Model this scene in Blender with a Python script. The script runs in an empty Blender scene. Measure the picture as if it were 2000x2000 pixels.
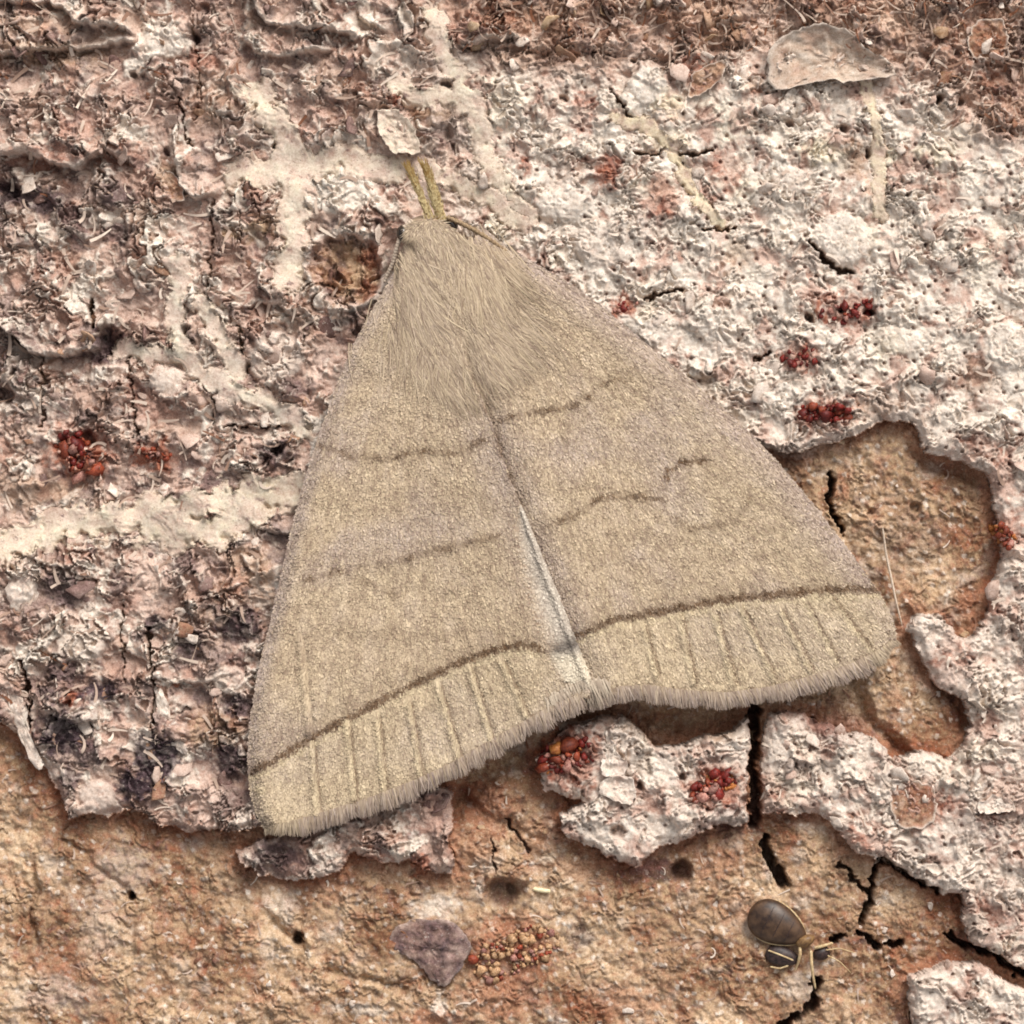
import bpy, math, random
import numpy as np
from mathutils import Vector

# ------------------------------------------------------------------ units
S = 1.25e-5            # metres per photo pixel on the bark plane (picture 25 mm wide)
CAM_D = 0.10           # camera distance above the bark, metres
CAM_P = CAM_D / S      # the same in pixel units
rnd = random.Random(7)
R = np.random.RandomState(11)
sc = bpy.context.scene
C = sc.collection

# ------------------------------------------------------------------ camera, sky, sun, exposure
cam = bpy.data.cameras.new('camera'); camo = bpy.data.objects.new('camera', cam); C.objects.link(camo)
camo.location = (0, 0, CAM_D)
cam.sensor_width = 36.0; cam.lens = 36.0 * CAM_D / (2000 * S)
cam.clip_start = 0.005; cam.clip_end = 50
sc.camera = camo

SUN_EL, SUN_AZ = math.radians(42), math.radians(24)      # azimuth measured from +Y (picture top) towards +X
w = bpy.data.worlds.new('World'); sc.world = w; w.use_nodes = True
nt = w.node_tree; nt.nodes.clear()
sky = nt.nodes.new('ShaderNodeTexSky'); sky.sky_type = 'NISHITA'; sky.sun_disc = False
sky.sun_elevation = SUN_EL; sky.sun_rotation = SUN_AZ; sky.air_density = 1.0; sky.dust_density = 4.0
hs = nt.nodes.new('ShaderNodeHueSaturation'); hs.inputs['Saturation'].default_value = 0.12
bg = nt.nodes.new('ShaderNodeBackground'); bg.inputs['Strength'].default_value = 0.12
wo = nt.nodes.new('ShaderNodeOutputWorld')
nt.links.new(sky.outputs[0], hs.inputs['Color']); nt.links.new(hs.outputs[0], bg.inputs['Color'])
nt.links.new(bg.outputs[0], wo.inputs['Surface'])
sl = bpy.data.lights.new('sun', 'SUN'); sl.energy = 2.0; sl.angle = math.radians(26); sl.color = (1.0, 0.955, 0.89)
so = bpy.data.objects.new('sun', sl); C.objects.link(so)
ldir = Vector((math.sin(SUN_AZ) * math.cos(SUN_EL), math.cos(SUN_AZ) * math.cos(SUN_EL), math.sin(SUN_EL)))
so.rotation_euler = ldir.to_track_quat('Z', 'Y').to_euler(); so.location = ldir * 0.5
vs = sc.view_settings
sc.display_settings.display_device = 'sRGB'
vs.view_transform = 'Standard'; vs.look = 'None'; vs.gamma = 1.0; vs.use_curve_mapping = False
vs.exposure = 0.42
sc.cycles.filter_width = 1.8

# ------------------------------------------------------------------ numpy noise (coordinates in photo pixels)
f32 = np.float32
_GA = R.rand(256, 256).astype(f32) * 2 * np.pi
_GX, _GY = np.cos(_GA), np.sin(_GA)
_HR = R.rand(256, 256, 4).astype(f32)

def gn(x, y):
    xi = np.floor(x); yi = np.floor(y)
    fx = x - xi; fy = y - yi
    xi = xi.astype(np.int32); yi = yi.astype(np.int32)
    x0 = xi & 255; y0 = yi & 255; x1 = (xi + 1) & 255; y1 = (yi + 1) & 255
    u = fx * fx * fx * (fx * (fx * 6 - 15) + 10); v = fy * fy * fy * (fy * (fy * 6 - 15) + 10)
    a = _GX[x0, y0] * fx + _GY[x0, y0] * fy
    b = _GX[x1, y0] * (fx - 1) + _GY[x1, y0] * fy
    c = _GX[x0, y1] * fx + _GY[x0, y1] * (fy - 1)
    d = _GX[x1, y1] * (fx - 1) + _GY[x1, y1] * (fy - 1)
    return (a + (b - a) * u + (c - a) * v + (a - b - c + d) * u * v) * f32(1.5)

def fbm(x, y, s, o=4, g=0.5, ox=0.0):
    r = np.zeros_like(x); am = 1.0; f = 1.0 / s; t = 0
    for i in range(o):
        r += f32(am) * gn(x * f32(f) + f32(17.3 * i + ox), y * f32(f) + f32(9.1 * i + ox * 1.7)); t += am
        am *= g; f *= 2.03
    return r / f32(t)

def ridged(x, y, s, o=4, g=0.55, ox=0.0):
    r = np.zeros_like(x); am = 1.0; f = 1.0 / s; t = 0
    for i in range(o):
        n = 1 - np.abs(gn(x * f32(f) + f32(31.7 * i + ox), y * f32(f) + f32(5.9 * i + ox * 2.3))) * f32(1.6)
        r += f32(am) * n * n; t += am
        am *= g; f *= 2.1
    return r / f32(t)

def worley(x, y, s, box=False, ox=0.0):
    """F1, F2 (in cell units) and a random number of the nearest cell"""
    X = x / f32(s) + f32(ox); Y = y / f32(s) + f32(ox * 1.3)
    xi = np.floor(X).astype(np.int32); yi = np.floor(Y).astype(np.int32)
    f1 = np.full_like(X, 9); f2 = np.full_like(X, 9); rr = np.zeros_like(X)
    for dx in (-1, 0, 1):
        for dy in (-1, 0, 1):
            cx = xi + dx; cy = yi + dy
            h = _HR[cx & 255, cy & 255]
            ax = np.abs(cx + h[..., 0] - X); ay = np.abs(cy + h[..., 1] - Y)
            d = np.maximum(ax, ay * f32(1.2)) if box else np.sqrt(ax * ax + ay * ay)
            new = d < f1
            f2 = np.where(new, f1, np.minimum(f2, d))
            rr = np.where(new, h[..., 2], rr)
            f1 = np.where(new, d, f1)
    return f1, f2, rr

def sst(a, b, x):
    t = np.clip((x - a) / (b - a), 0, 1)
    return t * t * (3 - 2 * t)

def seg_dist(X, Y, pts, closed=False, width=None):
    """distance to a polyline; also the interpolated width there"""
    P = np.array(pts, f32); n = len(P)
    D = np.full(X.shape, 1e9, f32); Wd = np.zeros(X.shape, f32)
    for i in range(n if closed else n - 1):
        a = P[i]; b = P[(i + 1) % n]; e = b - a; L = max(float(e @ e), 1e-6)
        t = np.clip(((X - a[0]) * e[0] + (Y - a[1]) * e[1]) / f32(L), 0, 1)
        d = np.hypot(X - a[0] - t * e[0], Y - a[1] - t * e[1])
        if width is not None:
            Wd = np.where(d < D, width[i] + t * (width[(i + 1) % n] - width[i]), Wd)
        D = np.minimum(D, d)
    return (D, Wd) if width is not None else D

def inside(X, Y, pts):
    P = np.array(pts, f32); n = len(P); r = np.zeros(X.shape, bool)
    for i in range(n):
        x1, y1 = P[i]; x2, y2 = P[(i + 1) % n]
        if y1 == y2: continue
        c = ((y1 > Y) != (y2 > Y)) & (X < (x2 - x1) * (Y - y1) / (y2 - y1) + x1)
        r ^= c
    return r

def poly_sd(X, Y, pts):
    d = seg_dist(X, Y, pts, True)
    return np.where(inside(X, Y, pts), d, -d)     # positive inside

def srgb(h):
    h = h.lstrip('#'); c = [int(h[i:i + 2], 16) / 255 for i in (0, 2, 4)]
    return tuple(((v + 0.055) / 1.055) ** 2.4 if v > 0.04045 else v / 12.92 for v in c) + (1.0,)

# ------------------------------------------------------------------ moth outline (photo pixels) used by the bark as well
K = 1.0352
def dsp(l): return [(a * K, b * K) for a, b in l]
COSTA_L = dsp([(765, 480), (735, 530), (700, 590), (662, 660), (632, 740), (602, 820), (577, 900), (550, 1000), (528, 1100), (503, 1200), (483, 1290), (470, 1380), (468, 1440), (472, 1490), (482, 1540), (500, 1562)])
TERM_L = dsp([(500, 1562), (560, 1548), (620, 1530), (700, 1505), (780, 1474), (850, 1442), (900, 1412), (960, 1378), (1010, 1350), (1060, 1322), (1095, 1312)])
INNER_L = dsp([(860, 660), (905, 740), (938, 830), (962, 905), (985, 962), (1008, 1020), (1030, 1075), (1055, 1135), (1078, 1195), (1100, 1250), (1112, 1290), (1112, 1312)])
COSTA_R = dsp([(905, 425), (950, 462), (1000, 492), (1060, 526), (1130, 573), (1200, 634), (1270, 690), (1350, 758), (1430, 832), (1500, 910), (1560, 985), (1610, 1050), (1650, 1108), (1678, 1150), (1690, 1180), (1688, 1205)])
TERM_R = dsp([(1688, 1205), (1650, 1232), (1600, 1256), (1530, 1277), (1450, 1297), (1370, 1308), (1290, 1303), (1220, 1293), (1170, 1296), (1110, 1314)])
INNER_R = dsp([(850, 645), (892, 735), (925, 825), (949, 905), (973, 965), (997, 1025), (1022, 1085), (1046, 1145), (1072, 1205), (1095, 1260), (1106, 1292), (1110, 1314)])
MOTH = COSTA_R + TERM_R + TERM_L[::-1] + COSTA_L[::-1] + dsp([(775, 440), (790, 415), (850, 405)])
AXIS = dsp([(812, 430), (880, 650), (960, 890), (1040, 1080), (1118, 1310)])

# ------------------------------------------------------------------ bark: regions, heights (pixel units) and material masks
PT = [(880, -9000), (885, 60), (890, 92), (1000, 105), (1150, 110), (1300, 125), (1350, 100), (1420, 100), (1500, 92), (1560, 60), (1620, 70), (1680, 130), (1760, 130), (1800, 110), (1850, 165), (1880, 200), (1940, 255), (2000, 260), (9000, 300), (9000, -9000)]
C1 = [(885, 60), (890, 92), (1000, 105), (1150, 110), (1300, 125), (1350, 100), (1420, 100), (1500, 92), (1560, 60), (1620, 70), (1680, 130), (1760, 130), (1800, 110), (1850, 165), (1880, 200), (1940, 255), (2000, 260), (9000, 300), (9000, 1100), (1952, 1095), (1942, 1000), (1932, 940), (1926, 926), (1870, 902), (1807, 880), (1776, 828), (1719, 818), (1657, 859), (1560, 885), (1500, 880), (1250, 800), (1000, 760), (850, 600), (880, 300), (870, 150)]
C2 = [(9000, 1100), (1952, 1095), (1932, 1155), (1926, 1207), (1880, 1248), (1835, 1213), (1790, 1205), (1770, 1230), (1800, 1290), (1828, 1331), (1860, 1350), (1890, 1383), (1893, 1415), (1875, 1450), (1854, 1480), (1800, 1462), (1756, 1471), (1740, 1480), (1690, 1440), (1640, 1418), (1560, 1390), (1500, 1396), (1484, 1440), (1488, 1500), (1484, 1590), (1560, 1580), (1621, 1600), (1667, 1660), (1719, 1673), (1780, 1712), (1833, 1745), (1875, 1745), (1880, 1790), (1900, 1840), (1960, 1870), (2010, 1900), (9000, 2000)]
C3 = [(1180, 1395), (1230, 1405), (1280, 1455), (1331, 1450), (1393, 1430), (1440, 1415), (1460, 1395), (1462, 1450), (1456, 1540), (1462, 1605), (1400, 1612), (1340, 1635), (1275, 1650), (1250, 1688), (1170, 1666), (1105, 1632), (1092, 1588), (1140, 1560), (1060, 1545), (1045, 1480), (1100, 1420)]
C5 = [(1776, 1906), (1840, 1880), (1910, 1872), (2000, 1935), (9000, 2100), (9000, 9000), (1850, 9000), (1790, 2010), (1772, 1955)]
C6 = [(460, 1660), (520, 1640), (640, 1600), (740, 1540), (820, 1530), (878, 1545), (886, 1620), (884, 1710), (850, 1705), (800, 1672), (750, 1682), (690, 1667), (668, 1702), (590, 1720), (510, 1697), (470, 1678)]
PL = [(-9000, -9000), (880, -9000), (885, 60), (870, 150), (880, 300), (900, 430), (900, 700), (700, 1300), (560, 1610), (470, 1622), (430, 1612), (370, 1622), (300, 1602), (260, 1572), (215, 1592), (170, 1582), (140, 1602), (125, 1560), (90, 1500), (60, 1455), (0, 1400), (-200, 1380), (-9000, 1200)]

CRACKS = [  # points, half width, depth
 ([(1474, 1385), (1474, 1450), (1469, 1500), (1477, 1560), (1470, 1612)], 11, 90),
 ([(1492, 1642), (1508, 1688), (1534, 1726)], 11, 90),
 ([(1592, 1915), (1594, 1938), (1588, 1965), (1560, 1985), (1525, 2006), (1480, 2100)], 10, 90),
 ([(1715, 1680), (1706, 1712), (1700, 1745), (1697, 1770), (1683, 1802)], 7, 80),
 ([(1640, 1690), (1668, 1716), (1692, 1742)], 4, 50),
 ([(1676, 1822), (1698, 1832), (1712, 1850)], 7, 70),
 ([(1730, 1843), (1757, 1844)], 7, 70),
 ([(1628, 1836), (1650, 1828)], 7, 60),
 ([(1855, 1824), (1880, 1846), (1915, 1856), (1950, 1868), (1985, 1896), (2100, 1930)], 8, 80),
 ([(1720, 1676), (1780, 1712), (1835, 1742)], 6, 60),
 ([(1622, 925), (1625, 950), (1620, 980), (1628, 1005), (1645, 1035)], 6, 70),
 ([(1578, 475), (1600, 498), (1612, 516), (1640, 528), (1662, 532)], 5, 38),
 ([(1235, 303), (1262, 310), (1300, 298), (1340, 308), (1385, 298)], 4, 30),
 ([(1190, 180), (1215, 215), (1225, 232)], 3, 25), ([(1260, 585), (1300, 572), (1345, 570)], 3.5, 28),
 ([(1370, 452), (1430, 448)], 3, 25), ([(1470, 708), (1500, 690)], 3, 24),
 ([(181, 590), (186, 640)], 3.5, 40), ([(416, 395), (416, 470), (413, 570)], 2, 16), ([(470, 410), (474, 510)], 1.6, 12),
 ([(245, 1180), (240, 1250), (248, 1330)], 2, 16), ([(296, 1230), (300, 1290), (308, 1360), (300, 1420)], 3.5, 34),
 ([(440, 835), (500, 833), (610, 829)], 2.2, 20), ([(85, 700), (88, 780), (84, 830)], 2.6, 18),
 ([(255, 700), (262, 780), (272, 850)], 2.6, 18), ([(420, 770), (422, 830)], 2.4, 18), ([(470, 640), (478, 690), (490, 738)], 2.4, 18),
 ([(45, 1290), (60, 1340), (62, 1420)], 4, 36), 
 ([(380, 60), (395, 190), (385, 240)], 2, 12), ([(350, 190), (362, 250), (375, 290)], 2.2, 18), ([(1040, 1200), (1075, 1300)], 3, 10),
 ([(990, 1600), (1030, 1660)], 4, 20), ([(960, 1640), (968, 1700)], 3, 20)]
LEDGES = [  # polyline with the raised side towards the picture top: points, rise, fall-off
 ([(-60, 5), (20, 8), (60, 14), (125, 18), (140, 35), (150, 52), (200, 58), (240, 60), (258, 66)], 34, 45),
 ([(-60, 100), (40, 112), (110, 106), (170, 98), (230, 92), (262, 80)], 34, 40),
 ([(498, 0), (506, 26), (516, 46), (560, 56), (600, 63), (645, 62), (666, 70), (694, 78)], 34, 50),
 ([(476, 84), (520, 112), (560, 118), (600, 110), (640, 103)], 26, 40),
 ([(-40, 320), (50, 300), (100, 322), (160, 330), (205, 296), (236, 312), (262, 322)], 40, 60),
 ([(-40, 610), (0, 632), (30, 662), (60, 694), (100, 692), (142, 690), (190, 690)], 44, 55),
 ([(340, 325), (362, 368), (388, 394), (418, 388)], 30, 40),
 ([(706, 36), (722, 60), (758, 70)], 22, 30), ([(896, 96), (935, 88), (1000, 84), (1034, 90)], 24, 30),
 ([(310, 775), (345, 788), (375, 770)], 16, 26), ([(440, 834), (520, 832), (610, 828)], 14, 26),
 ([(210, 1285), (260, 1275), (300, 1290)], 14, 26), ([(100, 1395), (150, 1405), (205, 1400)], 22, 30),
 ([(470, 1010), (520, 1040), (580, 1040)], 16, 26), ([(480, 600), (540, 595), (580, 620)], 20, 30),
 ([(1670, 148), (1700, 158), (1745, 150)], 18, 26), ([(40, 1080), (130, 1110), (190, 1130)], 16, 24),
 ([(300, 1320), (400, 1332), (470, 1320)], 16, 30), ([(1090, 1420), (1160, 1410)], 10, 20)]
TRENCH = [([(1125, 1400), (1200, 1402), (1300, 1408), (1440, 1405)], 24, 34), ([(880, 1590), (930, 1530), (1000, 1470)], 24, 26), ([(1668, 1325), (1680, 1370), (1700, 1410), (1740, 1450), (1762, 1470)], 16, 34), ([(60, 1690), (70, 1740), (55, 1790), (75, 1850)], 7, 16),
 ([(130, 1640), (200, 1700), (260, 1770)], 6, 10), ([(640, 1900), (720, 1910), (790, 1940)], 8, 18), ([(520, 1780), (560, 1830), (590, 1860), (560, 1940)], 9, 16),
 ([(900, 1560), (950, 1600), (1010, 1620)], 20, 26), ([(1840, 1330), (1880, 1375), (1890, 1420)], 12, 22), ([(1780, 880), (1830, 915), (1900, 935)], 14, 22)]
HOLES = [(258, 1752, 9, 60), (582, 1832, 12, 60), (980, 1745, 34, 40), (1330, 1702, 22, 50), (1010, 1735, 20, 20), (20, 378, 22, 40), (215, 665, 28, 55),
 (205, 700, 20, 40), (1830, 200, 9, 40), (1868, 206, 12, 25), (385, 80, 10, 30), (400, 22, 12, 30), (540, 290, 7, 34), (120, 740, 14, 20), (10, 770, 22, 50),
 (1575, 625, 10, 40), (1695, 612, 11, 40), (1640, 608, 8, 40), (1450, 1560, 10, 20), (725, 312, 9, 20), (1420, 980, 8, 5), (545, 880, 12, 40), (520, 900, 14, 20),
 (95, 745, 10, 20), (330, 300, 8, 20), (265, 150, 8, 26), (170, 860, 20, 20), (225, 1270, 10, 16), (1790, 990, 12, 20), (1700, 1000, 8, 16), (1585, 1410, 8, 30), (1560, 1500, 18, 14), (1100, 1440, 14, 25),
 (1645, 255, 9, 30), (1695, 305, 9, 30), (1540, 245, 9, 24), (1100, 195, 9, 30), (870, 170, 12, 30), (655, 1550, 8, 20), (1205, 1620, 14, 20), (1330, 1515, 9, 24), (1250, 1535, 9, 26)]
BUMPS = [  # x, y, rx, ry, height, white, smooth
 (330, 742, 34, 32, 14, .6, .8), (191, 1552, 36, 34, 20, .45, .8), (165, 1252, 50, 38, 7, .75, .3), (440, 790, 24, 20, 14, .4, 1), (262, 140, 26, 22, 10, .9, .5),
 (330, 90, 46, 34, 14, .85, .6), (540, 700, 52, 50, 12, .6, .35), (1265, 175, 36, 40, 16, .9, .6), (1640, 470, 60, 48, 16, .9, .6), (1545, 355, 36, 26, 10, .8, .6), (1090, 400, 50, 34, 12, .9, .5),
 (450, 1330, 34, 30, 14, .7, .5), (1180, 480, 60, 46, 10, .8, .3), (1250, 640, 70, 40, 10, .9, .2), (1960, 680, 50, 50, 16, .9, .5), (1750, 670, 40, 30, 10, .9, .4), (1400, 640, 50, 40, 10, .9, .2),
 (655, 375, 86, 46, 8, 1, .35), (1110, 720, 30, 24, 6, .6, .3), (440, 745, 20, 24, 10, .5, 1), (1810, 1215, 28, 18, 12, .7, .4), (1790, 1490, 30, 28, 10, .8, .2)]
# colour patches: x, y, rx, ry, amount, channel (w white, p dark purple, r rust, b brown, c cream, g grey)
PATCH = [(90, 395, 60, 26, .9, 'p'), (140, 430, 46, 30, .7, 'p'), (160, 455, 22, 40, .7, 'p'), (235, 385, 40, 26, .8, 'p'), (235, 455, 40, 26, .7, 'p'), (20, 380, 36, 34, .9, 'p'),
 (210, 680, 50, 44, .9, 'p'), (40, 690, 50, 60, .6, 'p'), (40, 770, 40, 50, .5, 'p'), (130, 1430, 62, 54, 1., 'p'), (175, 1470, 40, 30, .8, 'p'), (310, 1480, 50, 60, 1.2, 'p'), (265, 1530, 40, 40, 1., 'p'), (140, 1520, 24, 30, .8, 'p'),
 (130, 1310, 46, 26, .8, 'p'), (200, 1350, 46, 24, 1., 'p'), (105, 1355, 26, 20, .8, 'p'), (380, 1260, 34, 40, .8, 'p'), (310, 1220, 30, 24, .9, 'p'), (470, 1220, 50, 40, .9, 'p'), (400, 1360, 26, 20, .7, 'p'), (470, 1375, 40, 22, .9, 'p'),
 (450, 1480, 34, 46, .9, 'p'), (460, 1560, 50, 30, .6, 'p'), (540, 1670, 60, 30, .8, 'p'), (620, 1690, 50, 20, .5, 'p'), (130, 1150, 50, 40, .8, 'p'), (60, 1180, 60, 30, .5, 'p'), (360, 1100, 40, 24, .7, 'p'), (440, 1060, 40, 16, .7, 'p'), (540, 1050, 40, 20, .7, 'p'),
 (540, 890, 46, 30, .8, 'p'), (420, 935, 40, 24, .7, 'p'), (580, 760, 34, 16, .7, 'p'), (700, 370, 5, 5, .1, 'p'), (520, 240, 30, 40, .7, 'p'), (480, 270, 40, 40, .4, 'p'), (520, 560, 50, 24, .4, 'p'), (1560, 1490, 50, 16, .5, 'p'), (870, 1840, 60, 50, .4, 'p'), (820, 1730, 20, 16, .5, 'p'),
 (100, 110, 130, 24, .6, 'b'), (60, 60, 90, 24, .4, 'b'), (60, 310, 110, 30, .5, 'r'), (230, 300, 70, 26, .5, 'r'), (150, 260, 80, 30, .4, 'r'), (400, 120, 34, 22, .6, 'r'), (330, 345, 26, 34, .6, 'b'), (350, 415, 24, 14, .5, 'b'), (510, 455, 30, 28, .9, 'b'), (455, 455, 16, 16, .9, 'b'),
 (420, 205, 50, 40, .4, 'b'), (555, 560, 46, 40, .3, 'b'), (440, 580, 30, 16, .3, 'r'), (680, 530, 72, 66, .95, 'b'), (730, 500, 28, 30, .7, 'r'), (720, 570, 24, 20, .6, 'r'), (270, 760, 26, 40, .6, 'r'), (160, 890, 70, 55, .9, 'r'), (300, 890, 50, 28, .9, 'r'), (150, 1360, 22, 14, 1.2, 'r'), (160, 1085, 40, 20, .6, 'r'),
 (420, 1420, 60, 40, .8, 'b'), (460, 1180, 60, 60, .5, 'b'), (490, 1110, 40, 50, .5, 'b'), (470, 1300, 26, 50, .4, 'r'), (520, 1150, 20, 80, .5, 'b'), (20, 1440, 50, 40, .6, 'b'), (60, 960, 80, 40, .4, 'b'), (130, 960, 50, 26, .5, 'b'), (560, 590, 50, 20, .4, 'r'),
 (790, 195, 34, 16, .8, 'r'), (840, 225, 40, 16, .8, 'b'), (880, 60, 30, 60, .4, 'r'), (960, 50, 70, 40, .5, 'r'), (690, 180, 60, 70, .25, 'b'), (880, 260, 46, 40, .5, 'p'), (1025, 330, 14, 26, .9, 'r'), (1140, 220, 36, 40, .6, 'r'), (1190, 340, 26, 34, .8, 'r'), (1285, 390, 40, 50, .8, 'r'), (1260, 440, 30, 30, .5, 'p'), (1420, 340, 40, 50, .6, 'r'), (1370, 150, 50, 40, .7, 'r'),
 (1050, 120, 90, 20, .4, 'b'), (1110, 340, 40, 36, .35, 'r'), (1300, 205, 34, 26, .7, 'c'), (1310, 225, 30, 26, .5, 'b'), (1300, 280, 50, 20, .4, 'c'), (1600, 300, 60, 26, .5, 'c'), (1670, 310, 30, 46, .5, 'b'), (1700, 380, 20, 50, .4, 'b'), (1780, 310, 80, 22, .5, 'c'), (1500, 100, 5, 5, .1, 'b'), (1470, 175, 26, 16, .5, 'b'),
 (1860, 280, 60, 60, .15, 'g'), (1440, 500, 30, 40, .5, 'b'), (1560, 520, 40, 40, .3, 'r'), (1440, 580, 60, 10, .3, 'b'), (1650, 610, 66, 40, .8, 'r'), (1560, 700, 44, 40, .8, 'r'), (1610, 808, 60, 36, .7, 'r'), (1215, 600, 34, 24, 1., 'r'), (1420, 680, 60, 10, .2, 'r'), (1370, 740, 20, 16, .6, 'b'), (1400, 780, 60, 14, .3, 'b'), (1900, 740, 60, 40, .4, 'b'), (1860, 820, 90, 40, .45, 'g'), (1800, 770, 60, 50, .4, 'g'),
 (1720, 790, 60, 20, .4, 'b'), (1955, 930, 30, 60, .6, 'r'), (1960, 1040, 34, 46, .7, 'r'), (1900, 1180, 40, 50, .5, 'r'), (1780, 1060, 70, 60, .3, 'p'), (1560, 880, 60, 20, .3, 'w'), (1580, 1400, 90, 30, .4, 'r'), (1640, 1420, 70, 40, .35, 'p'), (1790, 1570, 60, 50, .8, 'r'), (1660, 1640, 40, 30, .5, 'r'), (1500, 1560, 30, 60, .5, 'r'), (1960, 1560, 60, 60, .5, 'r'), (1900, 1620, 60, 30, .4, 'p'), (1850, 1290, 50, 60, .45, 'r'), (1700, 1240, 40, 40, .6, 'r'), (1930, 1780, 70, 60, .25, 'r'), (1900, 1830, 40, 30, .4, 'p'),
 (1110, 1475, 70, 70, .9, 'r'), (1390, 1540, 70, 44, .9, 'r'), (1300, 1410, 90, 30, .7, 'b'), (1390, 1420, 60, 24, .5, 'b'), (1420, 1600, 40, 34, .5, 'p'), (1290, 1700, 60, 26, .6, 'p'), (1200, 1690, 60, 20, .5, 'r'), (950, 1580, 60, 70, .6, 'r'), (930, 1650, 60, 60, .35, 'r'), (820, 1690, 26, 24, .8, 'r'), (720, 1670, 50, 20, .6, 'r'), (1000, 1860, 90, 80, .6, 'r'), (980, 1950, 90, 50, .5, 'r'), (850, 1990, 60, 26, .6, 'r'), (1050, 1630, 60, 40, .3, 'r'), (1400, 1680, 60, 40, .35, 'r'), (1200, 1960, 120, 40, .4, 'r'), (1130, 1830, 30, 24, .6, 'p'), (1440, 1770, 40, 50, .3, 'r'), (1160, 1700, 90, 30, .3, 'r'),
 (120, 1880, 70, 40, .4, 'r'), (100, 1940, 90, 40, .3, 'w'), (240, 1700, 60, 50, .3, 'w'), (200, 1820, 50, 60, .25, 'w'), (700, 1970, 60, 14, .5, 'w'), (860, 1960, 16, 30, .6, 'w'), (850, 1770, 50, 26, .6, 'w'), (830, 1830, 40, 40, .4, 'g'), (550, 1770, 30, 30, .4, 'w'), (1560, 1930, 40, 30, .35, 'w'), (640, 1740, 60, 30, .3, 'r')]
STRANDS = [  # label, points, half widths, rise, cream 0..1
 ('broad pale cream strand running level across the bark to the left wing edge', [[(-300, 1110), (0, 1072), (130, 1030), (300, 1002), (430, 978), (600, 955)], [(300, 1040), (420, 1035), (500, 1000)]], 32, 14, .45),
 ('forked net of pale strands stretched over the bark left of the moth', [[(352, 520), (345, 620), (355, 690), (400, 735), (480, 770), (600, 838)], [(236, 680), (300, 690), (360, 702)], [(400, 600), (432, 650), (468, 735)]], 19, 10, .25),
 ('thick pale strand bending past the dark pit above the left shoulder', [[(492, 186), (535, 225), (565, 300), (600, 330), (690, 316), (770, 332)], [(572, 310), (578, 420), (566, 545)], [(470, 345), (520, 335), (570, 330)]], 27, 12, .35),
 ('long pale strand slanting down to the right side of the head', [[(846, 30), (868, 110), (903, 170), (932, 212), (942, 290), (968, 350), (1030, 430)], [(770, 170), (815, 192), (890, 196), (932, 212)]], 19, 12, .35),
 ('pale flattened strand lying just right of the palps', [[(836, 338), (900, 368), (958, 388), (1005, 440)]], 17, 9, .4),
 ('thin yellowish strand slanting across the white crust', [[(1205, 235), (1250, 245), (1295, 280), (1330, 335), (1378, 420), (1402, 442)]], 12, 9, .9),
 ('faint yellowish upright strand on the white crust below the cup-shaped scale', [[(1682, 160), (1705, 250), (1712, 330), (1712, 430)]], 10, 8, .75)]

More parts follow.
